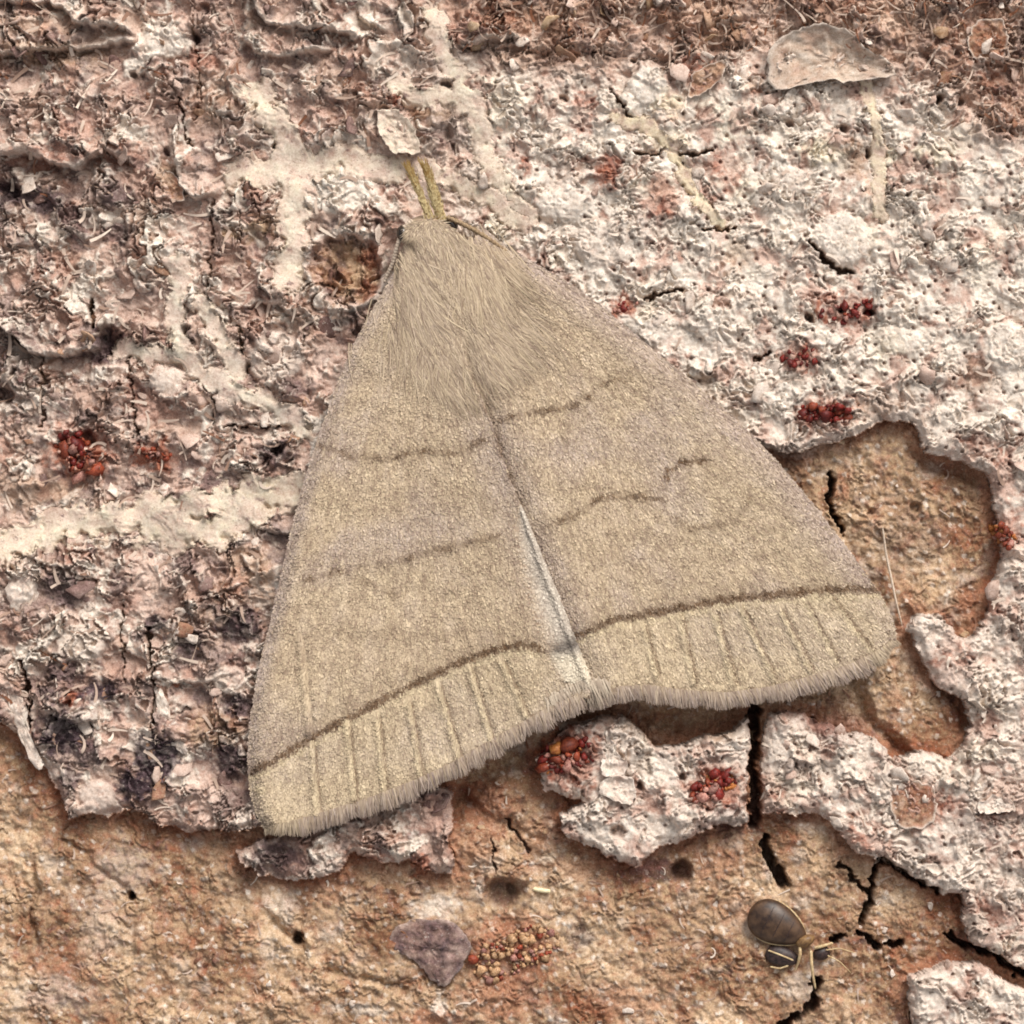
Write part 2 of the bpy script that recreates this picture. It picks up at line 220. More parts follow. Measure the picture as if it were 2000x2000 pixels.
def surface(X, Y):
    """heights of the inner bark and of the outer layer, layer masks and colour masks at pixel points"""
    wx = fbm(X, Y, 90, 4, .6, 3.1); wy = fbm(X, Y, 90, 4, .6, 8.7)
    fx = fbm(X, Y, 22, 3, .6, 1.3); fy = fbm(X, Y, 22, 3, .6, 5.1)
    WX = X + 16 * wx + 7 * fx; WY = Y + 16 * wy + 7 * fy
    sd = {}
    for n, p in (('PL', PL), ('PT', PT), ('C1', C1), ('C2', C2), ('C3', C3), ('C5', C5), ('C6', C6)):
        sd[n] = poly_sd(WX, WY, p)
    big = fbm(X, Y, 420, 3, .5, 2.2); med = fbm(WX, WY, 120, 4, .55, 6.6)
    fine = fbm(X, Y, 13, 3, .65, 9.9); fine2 = fbm(X, Y, 30, 3, .6, 4.4)
    # soft zone weights
    mz = 45 * fbm(X, Y, 120, 3, .55, 19.)
    zc = np.maximum.reduce([sst(-130, 110, sd['C1'] + mz), sst(-40, 20, sd['C2']) * .82, sst(-20, 15, sd['C3']) * .85, sst(-20, 15, sd['C5']) * .85])
    zt = sst(-70, 50, sd['PT'] - mz)
    zl = np.maximum(sst(-130, 110, sd['PL'] - mz), sst(-15, 15, sd['C6']))
    zc = zc * (1 - .9 * zt)
    tot = np.maximum(zc + zt + zl, 1e-3)
    # ---- inner bark
    f1, f2, rr = worley(X + 5 * fx, Y + 5 * fy, 17, ox=3.3)
    crumb = (1 - np.minimum(f1, 1)) * rr
    k1, k2, kr = worley(X + 3 * fx, Y + 3 * fy, 9.5, ox=8.3); crumb = crumb + .55 * (1 - np.minimum(k1, 1)) * kr * sst(-.2, .3, med + .3 * fine2)
    g1, g2, gr = worley(X + 26 * wx + 8 * fx, Y + 26 * wy + 8 * fy, 105, ox=6.1)
    plate = sst(.02, .16, g2 - g1)
    hb0 = 14 * big + 15 * med + 6 * fine2 + 2.5 * fine + 8 * crumb + 4 * plate * (gr - .2) - 6
    nearcol = fbm(X, Y, 60, 4, .6, 14.2)
    # curled, torn laminae: saw-tooth terraces of a twice-warped noise
    q1 = fbm(X, Y, 85, 3, .55, 101.); q2 = fbm(X, Y, 85, 3, .55, 107.)
    q3 = fbm(X + 55 * q1, Y + 55 * q2, 60, 3, .55, 113.); q4 = fbm(X + 55 * q1, Y + 55 * q2, 60, 3, .55, 127.)
    lamA = fbm(X + 50 * q1 + 30 * q3, (Y + 50 * q2 + 30 * q4) * f32(1.25), 120, 3, .5, 131.) * f32(5.5)
    lamB = fbm(X + 40 * q3 + 6 * fx, Y + 40 * q4 + 6 * fy, 62, 3, .5, 137.) * f32(3.8)
    la = saw(lamA); lb = saw(lamB, .12)
    _T = _HR[:, 7, 3]; tA = _T[(np.floor(lamA).astype(np.int32) * 37) & 255]; tB = _T[(np.floor(lamB).astype(np.int32) * 53 + 11) & 255]; tone = (tA - .5) * .75 + (tB - .5) * .6
    ga = sst(-.25, .3, q1 + .4 * q4); gb = sst(-.25, .25, q3)
    act = .35 + .95 * sst(-.28, .28, fbm(X, Y, 170, 3, .55, 151.))
    lamh = 20 * la * ga + 11 * lb * gb * act
    hb = hb0 + .5 * lamh
    lip = np.maximum(sst(.72, .9, la) * ga, .8 * sst(.7, .9, lb) * gb)
    # ---- outer bark, left: blocky, wrinkled, layered
    b1, b2, br = worley(X + 18 * wx + 9 * fx, Y + 18 * wy + 9 * fy, 62, True, 1.9)
    groove = sst(.0, .13, b2 - b1)
    s1, s2, sr = worley(X + 9 * fx, (Y + 9 * fy) * f32(1.15), 24, True, 7.7)
    rid = ridged(X + 20 * wx, Y + 20 * wy, 58, 4, .6, 2.7)
    rid2 = ridged(X * f32(.8) + 12 * fx, Y * f32(1.5) + 12 * fy, 30, 3, .6, 7.4)
    step = np.floor((med * 1.3 + .5 * big + .25 * fine2) * 4) / 4
    hl = 36 + 12 * big + 12 * step + 9 * groove * (br - .25) + 8 * (rid - .45) * act + 4.5 * (rid2 - .4) * act + 3 * (sr - .5) * sst(.0, .2, s2 - s1) * act + 1.8 * fine + 1.5 * lamh + 15 * q1
    # ---- crust: lumps, meandering cracks, pits
    c1, c2, cr = worley(X + 16 * wx + 14 * fx, Y + 16 * wy + 14 * fy, 64, ox=5.5)
    d1, d2, dr = worley(X + 6 * fx, Y + 6 * fy, 19, ox=2.5)
    lump = np.sqrt(np.maximum(1 - c1 * c1, 0)) ; lump2 = np.sqrt(np.maximum(1 - d1 * d1, 0))
    mean = np.abs(fbm(X + 10 * fx, Y + 10 * fy, 75, 4, .6, 21.)); gate = sst(-.05, .2, fbm(X, Y, 130, 2, .5, 33.))
    vein = (1 - sst(.0, .03, mean)) * gate
    p1, p2, pr = worley(X, Y, 26, ox=9.4)
    pit = (1 - sst(.10, .17, p1)) * (pr > .6)
    hc = 47 + 12 * big + 12 * med + 14 * (lump * (.4 + cr) - .6) + 4.5 * (lump2 * (.3 + dr) - .5) * act + 4 * (rid2 - .4) * act + 1.6 * fine - 9 * vein - 9 * pit + .95 * lamh + 9 * q2
    # ---- top right: shaggy fibrous bark
    ht = 44 + 12 * big + 16 * step + 24 * (ridged(X + 26 * wx + 10 * fx, Y + 26 * wy + 10 * fy, 40, 4, .6, 12.4) - .45) + 5 * (sr - .5) + 2 * fine + 1.6 * lamh + 14 * q1
    ho = (hl * zl + hc * zc + ht * zt) / tot
    # ---- colour masks
    fleck = fbm(X + 6 * fx, Y + 6 * fy, 16, 3, .7, 41.); patch = fbm(WX, WY, 75, 4, .6, 51.)
    white = zc * (.95 * sst(-.38, .12, patch + .42 * fleck + .18 * lump2 + .45 * q3 + .15 * lip + .45 * tone) - .15 * sst(.0, .4, q4))
    white = np.maximum(white, zl * (1 - zc) * (.10 + .86 * sst(-.2, .34, .35 * (rid - .45) + (.35 * fleck + .6 * patch + .2 * (rid2 - .4) + .5 * lip * (.5 + patch) + .25 * q3 + .75 * tone))))
    white = np.maximum(white, zt * (1 - zc) * .55 * sst(.0, .45, .4 * fleck + .3 * (rid2 - .3) + .3 * patch + .35 * lip + .5 * tone))
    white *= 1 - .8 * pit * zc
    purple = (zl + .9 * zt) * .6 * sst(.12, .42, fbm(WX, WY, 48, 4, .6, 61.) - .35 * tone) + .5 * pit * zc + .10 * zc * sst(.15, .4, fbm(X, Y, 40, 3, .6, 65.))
    rust = .40 * zt * sst(-.3, .35, patch) + .35 * zl * sst(.0, .4, fbm(WX, WY, 90, 4, .6, 71.) - .3 * tone) + .30 * zc * sst(.2, .5, fbm(WX, WY, 60, 4, .6, 73.))
    brown = .5 * zt * sst(-.5, .3, patch - .5 * tone) + .22 * zl * sst(-.1, .4, fbm(X, Y, 110, 3, .5, 77.))
    cream = .25 * zc * sst(.1, .5, fbm(X, Y, 150, 3, .5, 79.)); grey = .5 * zc * sst(-.1, .35, fbm(X, Y, 70, 4, .6, 83.)) + .25 * zl
    isb = np.maximum.reduce(list(sd.values())) < 0
    # inner bark colours
    ib_r = .34 * sst(-.02, .45, nearcol) + .3 * sst(.1, .4, fbm(X, Y, 26, 3, .6, 91.)); ib_w = .30 * sst(.1, .45, fbm(X, Y, 70, 4, .6, 95.)) + .25 * sst(.22, .42, fleck) + .5 * (kr > .93) * (k1 < .5)
    ib_p = .4 * sst(.15, .5, fbm(X, Y, 24, 3, .6, 97.)) + .3 * sst(.2, .5, fbm(X, Y, 90, 4, .6, 99.))
    return dict(WX=WX, WY=WY, sd=sd, hb=hb.astype(f32), ho=ho.astype(f32), isb=isb, white=white, purple=purple, rust=rust, brown=brown, cream=cream, grey=grey,
                ib_r=ib_r, ib_w=ib_w, ib_p=ib_p, fx=fx, fy=fy, fine=fine, fleck=fleck, groove=groove)

def saw(t, sharp=.07):
    f = t - np.floor(t)
    return f * (1 - sst(1 - sharp, 1, f))

G0, G1, GS = -90.0, 2090.0, 2.4
NX = int((G1 - G0) / GS) + 1
ax = (G0 + GS * np.arange(NX)).astype(f32)
GX, GY = np.meshgrid(ax, ax)             # row = y (photo, downwards), column = x
F = surface(GX, GY)
WX, WY = F['WX'], F['WY']

def window(cx, cy, rx, ry):
    a = max(int((cx - rx - G0) / GS), 0); b = min(int((cx + rx - G0) / GS) + 2, NX)
    c = max(int((cy - ry - G0) / GS), 0); d = min(int((cy + ry - G0) / GS) + 2, NX)
    return (slice(c, d), slice(a, b))
def pwindow(pts, pad):
    P = np.array(pts); lo = P.min(0); hi = P.max(0); c = (lo + hi) / 2; r = (hi - lo) / 2 + pad
    return window(c[0], c[1], r[0], r[1])

HB, HO = F['hb'], F['ho']
# edges of the outer plates roll down
sdm = np.maximum.reduce([F['sd'][k] for k in ('C3', 'C5', 'C6')] + [np.maximum.reduce([F['sd'][k] for k in ('PL', 'PT', 'C1', 'C2')])])
HO -= 16 * (1 - sst(0, 16, sdm))
names = ['C3', 'C5', 'C6', 'C2', 'C1', 'PT', 'PL']
LAB = np.zeros(GX.shape, np.int16)
for i, k in enumerate(names):
    LAB[(LAB == 0) & (F['sd'][k] > 0)] = i + 1
rl = np.maximum.reduce([F['sd'][k] for k in names])
ch = {c: np.where(LAB > 0, F[n], 0).astype(f32) for c, n in (('w', 'white'), ('p', 'purple'), ('r', 'rust'), ('b', 'brown'), ('c', 'cream'), ('g', 'grey'))}
ch['s'] = np.zeros(GX.shape, f32)
inner = LAB == 0
ch['r'][inner] = F['ib_r'][inner]; ch['w'][inner] = F['ib_w'][inner]; ch['p'][inner] = F['ib_p'][inner]; ch['b'][inner] = 1.0
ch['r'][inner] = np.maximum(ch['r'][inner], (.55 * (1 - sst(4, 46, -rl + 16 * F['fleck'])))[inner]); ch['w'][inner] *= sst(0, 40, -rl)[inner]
# inner bark is coloured darker red-brown and less white close to the plate edges
for pts, rise, fall in LEDGES:
    s = pwindow(pts, fall * 2.5 + 20); X, Y = WX[s], WY[s]
    P = np.array(pts, f32); d = seg_dist(X, Y, pts)
    yl = np.interp(X, P[:, 0], P[:, 1]); side = yl - Y           # positive above the line
    inx = sst(P[0, 0] - 12, P[0, 0] + 12, X) * (1 - sst(P[-1, 0] - 12, P[-1, 0] + 12, X))
    up = sst(-3, 3, side)
    HO[s] += f32(rise) * up * np.exp(-d / f32(fall)) * inx - f32(rise * .7) * (1 - up) * np.exp(-d / f32(fall * .5)) * inx
    lip = up * np.exp(-(d / 8) ** 2) * inx
    ch['w'][s] = np.maximum(ch['w'][s], .8 * lip)
for x, y, rx, ry, h, wt, sm in BUMPS:
    s = window(x, y, rx * 1.6, ry * 1.6); q = ((WX[s] - x) / rx) ** 2 + ((WY[s] - y) / ry) ** 2
    m = 1 - sst(.72, 1.15, q)
    base = float(np.median(HO[s])); dome = base + h * np.sqrt(np.maximum(1.15 - q, 0)) + 3 * F['fine'][s]
    HO[s] = HO[s] * (1 - m * sm) + (HO[s] + h * .7) * 0 + m * sm * dome + m * (1 - sm) * h * .6
    ch['w'][s] = ch['w'][s] * (1 - m) + m * np.maximum(ch['w'][s] * .4, wt - .25 * (F['fleck'][s] < -.25))
    for c in 'prb': ch[c][s] *= 1 - .85 * m
    ch['s'][s] = np.maximum(ch['s'][s], .6 * m * sm)
for x, y, rx, ry, am, c in PATCH:
    s = window(x, y, rx * 2, ry * 2); q = np.sqrt(((WX[s] + 14 * F['fx'][s] - x) / rx) ** 2 + ((WY[s] + 14 * F['fy'][s] - y) / ry) ** 2)
    m = (1 - sst(.55, 1.25, q + .55 * F['fleck'][s])) * am
    ch[c][s] = np.maximum(ch[c][s], np.minimum(m, 1))
    if c in 'prb': ch['w'][s] *= 1 - .8 * np.minimum(m, 1)
for pts, hw, dep in CRACKS:
    s = pwindow(pts, hw * 4 + 16); d = seg_dist(GX[s] + 13 * F['fx'][s], GY[s] + 13 * F['fy'][s], pts)
    d = d + (1.8 * F['fine'][s] + .5 * hw * fbm(GX[s], GY[s], 26, 2, .5, 3.)) * min(1, hw / 6) + 1.2 * F['fleck'][s]
    cut = (1 - sst(hw * .55, hw * 1.15, d)) * dep
    HO[s] -= cut; HB[s] -= cut
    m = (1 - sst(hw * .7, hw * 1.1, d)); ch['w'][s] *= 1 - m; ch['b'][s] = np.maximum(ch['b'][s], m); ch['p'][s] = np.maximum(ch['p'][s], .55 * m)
for pts, hw, dep in TRENCH:
    s = pwindow(pts, hw * 3 + 16); d = seg_dist(WX[s], WY[s], pts); HB[s] -= f32(dep) * np.exp(-(d / hw) ** 2)
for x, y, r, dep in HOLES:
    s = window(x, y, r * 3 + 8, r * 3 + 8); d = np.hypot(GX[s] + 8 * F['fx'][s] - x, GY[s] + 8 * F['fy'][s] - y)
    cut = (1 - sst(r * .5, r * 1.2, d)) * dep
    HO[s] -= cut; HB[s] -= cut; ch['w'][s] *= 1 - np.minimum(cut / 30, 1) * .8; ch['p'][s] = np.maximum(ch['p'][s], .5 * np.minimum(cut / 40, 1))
# round pocket filled with brown crumbs left of the thorax
s = window(680, 528, 120, 110); q = np.hypot((WX[s] - 680) / 80, (WY[s] - 528) / 76)
HO[s] += -20 * (1 - sst(.80, .95, q)) + 12 * np.exp(-((q - 1.0) / .10) ** 2) + 9 * (1 - sst(.7, .9, q)) * (F['fleck'][s] + .3)
ch['w'][s] = np.maximum(ch['w'][s] * sst(.75, .95, q), .7 * np.exp(-((q - 1.02) / .07) ** 2))
# strands: labelled cells of their own
STR0 = len(names) + 1
for k, (lab, lines, hw, rise, cr) in enumerate(STRANDS):
    allp = [p for l in lines for p in l]; s = pwindow(allp, 80)
    D = np.full(GX[s].shape, 1e9, f32)
    for l in lines: D = np.minimum(D, seg_dist(GX[s] + 12 * F['fx'][s] + 9 * fbm(GX[s], GY[s], 70, 2, .5, 5.), GY[s] + 12 * F['fy'][s] + 9 * fbm(GX[s], GY[s], 70, 2, .5, 7.), l))
    n = fbm(GX[s], GY[s], 46, 3, .6, 11. + k)
    D = D + n * hw * 1.3 + 2.5 * F['fleck'][s]
    hw = hw * 1.12; m = D < hw
    sm = HO[s].copy()
    for _ in range(3):     # smooth what the strand lies on
        for axn in (0, 1):
            cs = np.cumsum(np.pad(sm, [(6, 6) if a == axn else (0, 0) for a in (0, 1)], mode='edge'), axis=axn)
            cs = np.pad(cs, [(1, 0) if a == axn else (0, 0) for a in (0, 1)])
            sm = (np.take(cs, range(13, cs.shape[axn]), axn) - np.take(cs, range(0, cs.shape[axn] - 13), axn)) / 13
    fib = fbm(GX[s] * f32(.5), GY[s] * f32(.5), 14, 3, .6, 60.)
    ef = sst(0, .45, 1 - D / hw); hs_ = HO[s] * (1 - .9 * ef) + .9 * ef * sm + .32 * rise * ef + 2.5 * fib
    okm = m & (LAB[s] > 0)
    L_ = LAB[s]; L_[okm] = STR0 + k
    HO[s] = np.where(okm, hs_, HO[s])
    for c in ch: ch[c][s] = np.where(okm, 0, ch[c][s])
    ch['s'][s] = np.where(okm, .85, 0); ch['w'][s] = np.where(okm, np.clip(.62 + .6 * fib + .7 * n - .35 * (F['fleck'][s] > .3), 0, 1) * (.55 + .45 * ef) + (1 - ef) * .25, ch['w'][s]); ch['c'][s] = np.where(okm, cr + .25 * n, ch['c'][s]); ch['g'][s] = np.where(okm, np.clip(.75 + .6 * n, 0, 1), ch['g'][s])
    ch['p'][s] = np.where(okm, .6 * (F['fleck'][s] > .36), ch['p'][s])
# keep the bark below the moth
sdm_ = np.full(GX.shape, -400, f32); s = pwindow(MOTH, 60); sdm_[s] = poly_sd(GX[s], GY[s], MOTH)
lim = 74 - 44 * sst(-6, 60, sdm_)
m = sdm_ > -40
soft = np.where(m, np.minimum(HO, lim + 400 * (1 - sst(-40, -6, sdm_))), HO); HO[:] = soft
HB[:] = np.where(m, np.minimum(HB, lim + 400 * (1 - sst(-40, -6, sdm_))), HB)
H = np.where(LAB > 0, HO, HB)

def height(x, y):
    i = (np.asarray(x) - G0) / GS; j = (np.asarray(y) - G0) / GS
    i = np.clip(i, 0, NX - 2); j = np.clip(j, 0, NX - 2); a = i.astype(int); b = j.astype(int); u = i - a; v = j - b
    return (H[b, a] * (1 - u) + H[b, a + 1] * u) * (1 - v) + (H[b + 1, a] * (1 - u) + H[b + 1, a + 1] * u) * v

def W(px, py, z=0.0):
    """photo pixel seen at height z (pixel units) -> metres"""
    k = (CAM_P - z) / CAM_P
    return ((px - 1000) * S * k, (1000 - py) * S * k, z * S)
def WA(px, py, z):
    k = (CAM_P - z) / CAM_P
    return np.stack([(px - 1000) * S * k, (1000 - py) * S * k, z * S], -1)

# ------------------------------------------------------------------ object helpers
def link(o, parent=None):
    C.objects.link(o)
    if parent is not None: o.parent = parent
    return o
def tag(o, label=None, cat=None, group=None, kind=None):
    if label: o['label'] = label
    if cat: o['category'] = cat
    if group: o['group'] = group
    if kind: o['kind'] = kind
    return o
def mesh_np(name, V, Q, attrs=None, smooth=True):
    """V (n,3), Q (m,k) faces of one size, attrs {name: per-vertex floats}"""
    me = bpy.data.meshes.new(name); V = np.asarray(V, f32); Q = np.asarray(Q, np.int32); k = Q.shape[1]
    me.vertices.add(len(V)); me.vertices.foreach_set('co', V.ravel())
    me.loops.add(Q.size); me.loops.foreach_set('vertex_index', Q.ravel())
    me.polygons.add(len(Q)); me.polygons.foreach_set('loop_start', np.arange(0, Q.size, k, dtype=np.int32))
    try: me.polygons.foreach_set('loop_total', np.full(len(Q), k, np.int32))
    except Exception: pass
    me.polygons.foreach_set('use_smooth', np.full(len(Q), bool(smooth)))
    for n, a in (attrs or {}).items():
        at = me.attributes.new(n, 'FLOAT', 'POINT'); at.data.foreach_set('value', np.asarray(a, f32).ravel())
    me.update(calc_edges=True); me.validate()
    return me
def obj(name, me, mat, parent=None):
    o = bpy.data.objects.new(name, me)
    if mat is not None:
        if not me.materials: me.materials.append(mat)
    return link(o, parent)
def empty(name, loc):
    o = bpy.data.objects.new(name, None); o.location = loc; o.empty_display_size = 0.001
    return link(o)
def under(o, root):
    """parent a mesh given in world coordinates under a root Empty"""
    o.parent = root; o.matrix_parent_inverse = root.matrix_basis.inverted(); return o

# ------------------------------------------------------------------ materials
class NT:
    def __init__(s, name):
        s.m = bpy.data.materials.new(name); s.m.use_nodes = True; s.t = s.m.node_tree; s.b = s.t.nodes['Principled BSDF']
        s.tc = s.t.nodes.new('ShaderNodeNewGeometry')
    def n(s, ty, **kw):
        x = s.t.nodes.new(ty)
        for k, v in kw.items(): setattr(x, k, v)
        return x
    def l(s, a, b): s.t.links.new(a, b)
    def attr(s, n):
        a = s.n('ShaderNodeAttribute'); a.attribute_name = n; return a.outputs['Fac']
    def noise(s, mm, det=4, rough=.6, co=None):
        x = s.n('ShaderNodeTexNoise'); x.inputs['Scale'].default_value = 1000.0 / mm; x.inputs['Detail'].default_value = det; x.inputs['Roughness'].default_value = rough
        s.l(co or s.tc.outputs['Position'], x.inputs['Vector']); return x.outputs['Fac']
    def ramp(s, f, a, b, lo=0., hi=1.):
        x = s.n('ShaderNodeMapRange'); x.inputs['From Min'].default_value = a; x.inputs['From Max'].default_value = b; x.inputs['To Min'].default_value = lo; x.inputs['To Max'].default_value = hi
        s.l(f, x.inputs['Value']); return x.outputs['Result']
    def mix(s, f, a, b, mode='MIX'):
        x = s.n('ShaderNodeMix', data_type='RGBA', blend_type=mode)
        for sock, v in ((x.inputs[0], f), (x.inputs[6], a), (x.inputs[7], b)):
            if hasattr(v, 'links'): s.l(v, sock)
            else: sock.default_value = v
        return x.outputs[2]
    def mul(s, a, b):
        x = s.n('ShaderNodeMath', operation='MULTIPLY')
        for sock, v in ((x.inputs[0], a), (x.inputs[1], b)):
            if hasattr(v, 'links'): s.l(v, sock)
            else: sock.default_value = v
        return x.outputs[0]
    def bump(s, f, dist, st=1.0):
        x = s.n('ShaderNodeBump'); x.inputs['Distance'].default_value = dist; x.inputs['Strength'].default_value = st
        s.l(f, x.inputs['Height']); s.l(x.outputs[0], s.b.inputs['Normal']); return x
    def rough(s, v): s.b.inputs['Roughness'].default_value = v
    def spec(s, v): s.b.inputs['Specular IOR Level'].default_value = v

def bark_material():
    m = NT('bark_and_crust')
    n1 = m.noise(.16, 5, .65); n2 = m.noise(.9, 4, .6); n3 = m.noise(.06, 3, .6); n4 = m.noise(2.4, 3, .5)
    col = m.mix(m.ramp(n2, .35, .65), srgb('#9c7d6f'), srgb('#cbb0a1'))                 # dry outer bark
    inn = m.mix(m.ramp(n2, .35, .65), srgb('#8a6b50'), srgb('#b69a7a'))                 # inner bark
    inn = m.mix(m.ramp(n1, .36, .66), inn, m.mix(m.ramp(n4, .4, .6), srgb('#774f3b'), srgb('#d0b598')))
    col = m.mix(m.attr('b'), col, inn)
    col = m.mix(m.attr('r'), col, m.mix(m.ramp(n1, .35, .65), srgb('#6d3122'), srgb('#a8664a')))
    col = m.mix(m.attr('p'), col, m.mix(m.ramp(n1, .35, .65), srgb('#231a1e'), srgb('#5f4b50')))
    wh = m.mix(m.ramp(n1, .34, .66), srgb('#c2b3a4'), srgb('#eadfd2'))
    wh = m.mix(m.mul(m.attr('g'), .7), wh, srgb('#c2b6a9')); wh = m.mix(m.mul(m.attr('c'), .8), wh, srgb('#d9cba6'))
    col = m.mix(m.attr('w'), col, wh)
    sp = m.ramp(n3, .30, .36, 1, 0)                                                       # tiny dark specks
    col = m.mix(m.mul(sp, .65), col, srgb('#3a2822'))
    gr = m.noise(.045, 3, .7); col = m.mix(.55, col, m.mix(m.ramp(gr, .3, .7), (.12, .10, .09, 1), (.92, .92, .92, 1)), 'SOFT_LIGHT')
    col = m.mix(m.mul(m.ramp(n3, .62, .72), .35), col, srgb('#efe6da'))
    m.l(col, m.b.inputs['Base Color']); m.rough(.9); m.spec(.1)
    bp = m.bump(m.noise(.07, 4, .7), 1.4e-5, .8); m.l(m.ramp(m.attr('s'), 0, 1, .4, .1), bp.inputs['Strength'])
    return m.m
M = {'bark': bark_material()}

def simple(name, a, b, mm=.2, rough=.7, spec=.3, bump=None, sss=0, rndamt=0.0):
    m = NT(name); n = m.noise(mm, 4, .6); col = m.mix(m.ramp(n, .35, .65), srgb(a), srgb(b))
    if rndamt:
        oi = m.n('ShaderNodeObjectInfo'); col2 = m.n('ShaderNodeHueSaturation'); m.l(col, col2.inputs['Color'])
        m.l(m.ramp(oi.outputs['Random'], 0, 1, 1 - rndamt, 1 + rndamt), col2.inputs['Value']); col = col2.outputs[0]
    m.l(col, m.b.inputs['Base Color']); m.rough(rough); m.spec(spec)
    if bump: m.bump(m.noise(bump[0], 4, .65), bump[1], .8)
    if sss:
        m.b.inputs['Subsurface Weight'].default_value = sss; m.b.inputs['Subsurface Scale'].default_value = 1e-4
        m.b.inputs['Subsurface Radius'].default_value = (1, .5, .25)
    return m.m

# ------------------------------------------------------------------ bark meshes, one per plate
cellL = np.zeros((NX - 1, NX - 1), np.int16)
cellL[:] = LAB[:-1, :-1]
KEYS = 'wprbcgs'
def region_mesh(name, cmask, hgt, drop):
    rows, cols = np.nonzero(cmask)
    idx = np.full(NX * NX, -1, np.int32)
    v = np.stack([rows * NX + cols, (rows + 1) * NX + cols, (rows + 1) * NX + cols + 1, rows * NX + cols + 1], 1)   # counter-clockwise seen from above (y flips)
    used = np.unique(v); idx[used] = np.arange(len(used), dtype=np.int32)
    q = idx[v]
    px = GX.ravel()[used]; py = GY.ravel()[used]; z = hgt.ravel()[used]
    V = np.stack([(px - 1000) * S, (1000 - py) * S, z * S], 1)
    at = {c: ch[c].ravel()[used] for c in KEYS}
    if drop:
        e = np.concatenate([q[:, [0, 1]], q[:, [1, 2]], q[:, [2, 3]], q[:, [3, 0]]])
        key = np.minimum(e[:, 0], e[:, 1]).astype(np.int64) * (len(used) + 1) + np.maximum(e[:, 0], e[:, 1])
        _, inv, cnt = np.unique(key, return_inverse=True, return_counts=True)
        be = e[cnt[inv] == 1]
        bv = np.unique(be); n0 = len(V); mp = np.full(n0, -1, np.int32); mp[bv] = n0 + np.arange(len(bv), dtype=np.int32)
        low = V[bv].copy(); low[:, 2] -= drop * S
        V = np.concatenate([V, low]); q = np.concatenate([q, np.stack([be[:, 1], be[:, 0], mp[be[:, 0]], mp[be[:, 1]]], 1)])
        for c in KEYS:
            x = at[c][bv].copy()
            at[c] = np.concatenate([at[c], x])
    return mesh_np(name, V, q, at)

# inner bark runs a little way under the plates
und = cellL == 0
for _ in range(6):
    g = und.copy(); g[1:] |= und[:-1]; g[:-1] |= und[1:]; g[:, 1:] |= und[:, :-1]; g[:, :-1] |= und[:, 1:]; und = g
bark = obj('bark', region_mesh('bark', und, HB, 0), M['bark']); tag(bark, kind='structure')
bark['label'] = 'tan brown inner bark laid bare below the flaking outer layer'
INFO = {'C3': ('bark_plate', 'small whitish island of bark crust below the tail, beside the straight crack', 'bark plate'),
        'C5': ('bark_plate', 'pale crust piece beyond the jagged crack below the small insect', 'bark plate'),
        'C6': ('bark_plate', 'dark and whitish strip of bark crust under the left wing fringe', 'bark plate'),
        'C2': ('bark_plate', 'knobbly pale pinkish bark crust right of the tail and straight crack', 'bark plate'),
        'C1': ('lichen_crust', 'broad lumpy off-white lichen crust right of the head, bordering the brown hollow', 'lichen'),
        'PT': ('bark_plate', 'shaggy red-brown bark with the cup-shaped scale, above the white crust', 'bark plate'),
        'PL': ('bark_plate', 'wrinkled pinkish grey outer bark with purple-black patches left of the moth', 'bark plate')}
PLATE = {}
for i, k in enumerate(names):
    nm, lab, cat = INFO[k]
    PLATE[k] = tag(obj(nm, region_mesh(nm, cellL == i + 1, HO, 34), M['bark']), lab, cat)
for k, (lab, *_r) in enumerate(STRANDS):
    tag(obj('pale_strand', region_mesh('pale_strand', cellL == STR0 + k, HO, 16), M['bark']), lab, 'strand', 'pale strands on the bark')

# the trunk goes on outside the picture, coarser
def box3(a):
    p = np.pad(a, 1, mode='edge'); p = (p[:-2] + p[1:-1] + p[2:]) / 3; return (p[:, :-2] + p[:, 1:-1] + p[:, 2:]) / 3
def ring(name, lo, hi, step, hole):
    a = np.arange(lo, hi + step, step, dtype=f32); X, Y = np.meshgrid(a, a); f = surface(X, Y)
    out = ~f['isb']; h = np.where(out, f['ho'], f['hb'])
    edge = np.maximum(np.abs(X - 1000), np.abs(Y - 1000)); n = len(a)
    if step > 20: h = box3(box3(h))
    h = h - (2 if step < 20 else 6) - .000018 * np.maximum(np.abs(X - 1000) - 1100, 0) ** 2       # the trunk's own roundness
    cx = (X[:-1, :-1] + step / 2 - 1000); cy = (Y[:-1, :-1] + step / 2 - 1000)
    r, c = np.nonzero(np.maximum(np.abs(cx), np.abs(cy)) > hole)
    q = np.stack([r * n + c, (r + 1) * n + c, (r + 1) * n + c + 1, r * n + c + 1], 1)
    V = np.stack([(X.ravel() - 1000) * S, (1000 - Y.ravel()) * S, h.ravel() * S], 1)
    at = {}
    for cc, nn, ii in (('w', 'white', 'ib_w'), ('p', 'purple', 'ib_p'), ('r', 'rust', 'ib_r'), ('b', 'brown', None), ('c', 'cream', None), ('g', 'grey', None)):
        at[cc] = np.where(out, f[nn], f[ii] if ii else (1.0 if cc == 'b' else 0.0)).ravel()
    o = obj(name, mesh_np(name, V, q, at), M['bark']); return o
tag(ring('bark', -650, 2650, 6, 1078), kind='structure')
tag(ring('bark', -2600, 4600, 25, 1630), kind='structure')
tag(ring('bark', -9000, 11000, 110, 3510), kind='structure')

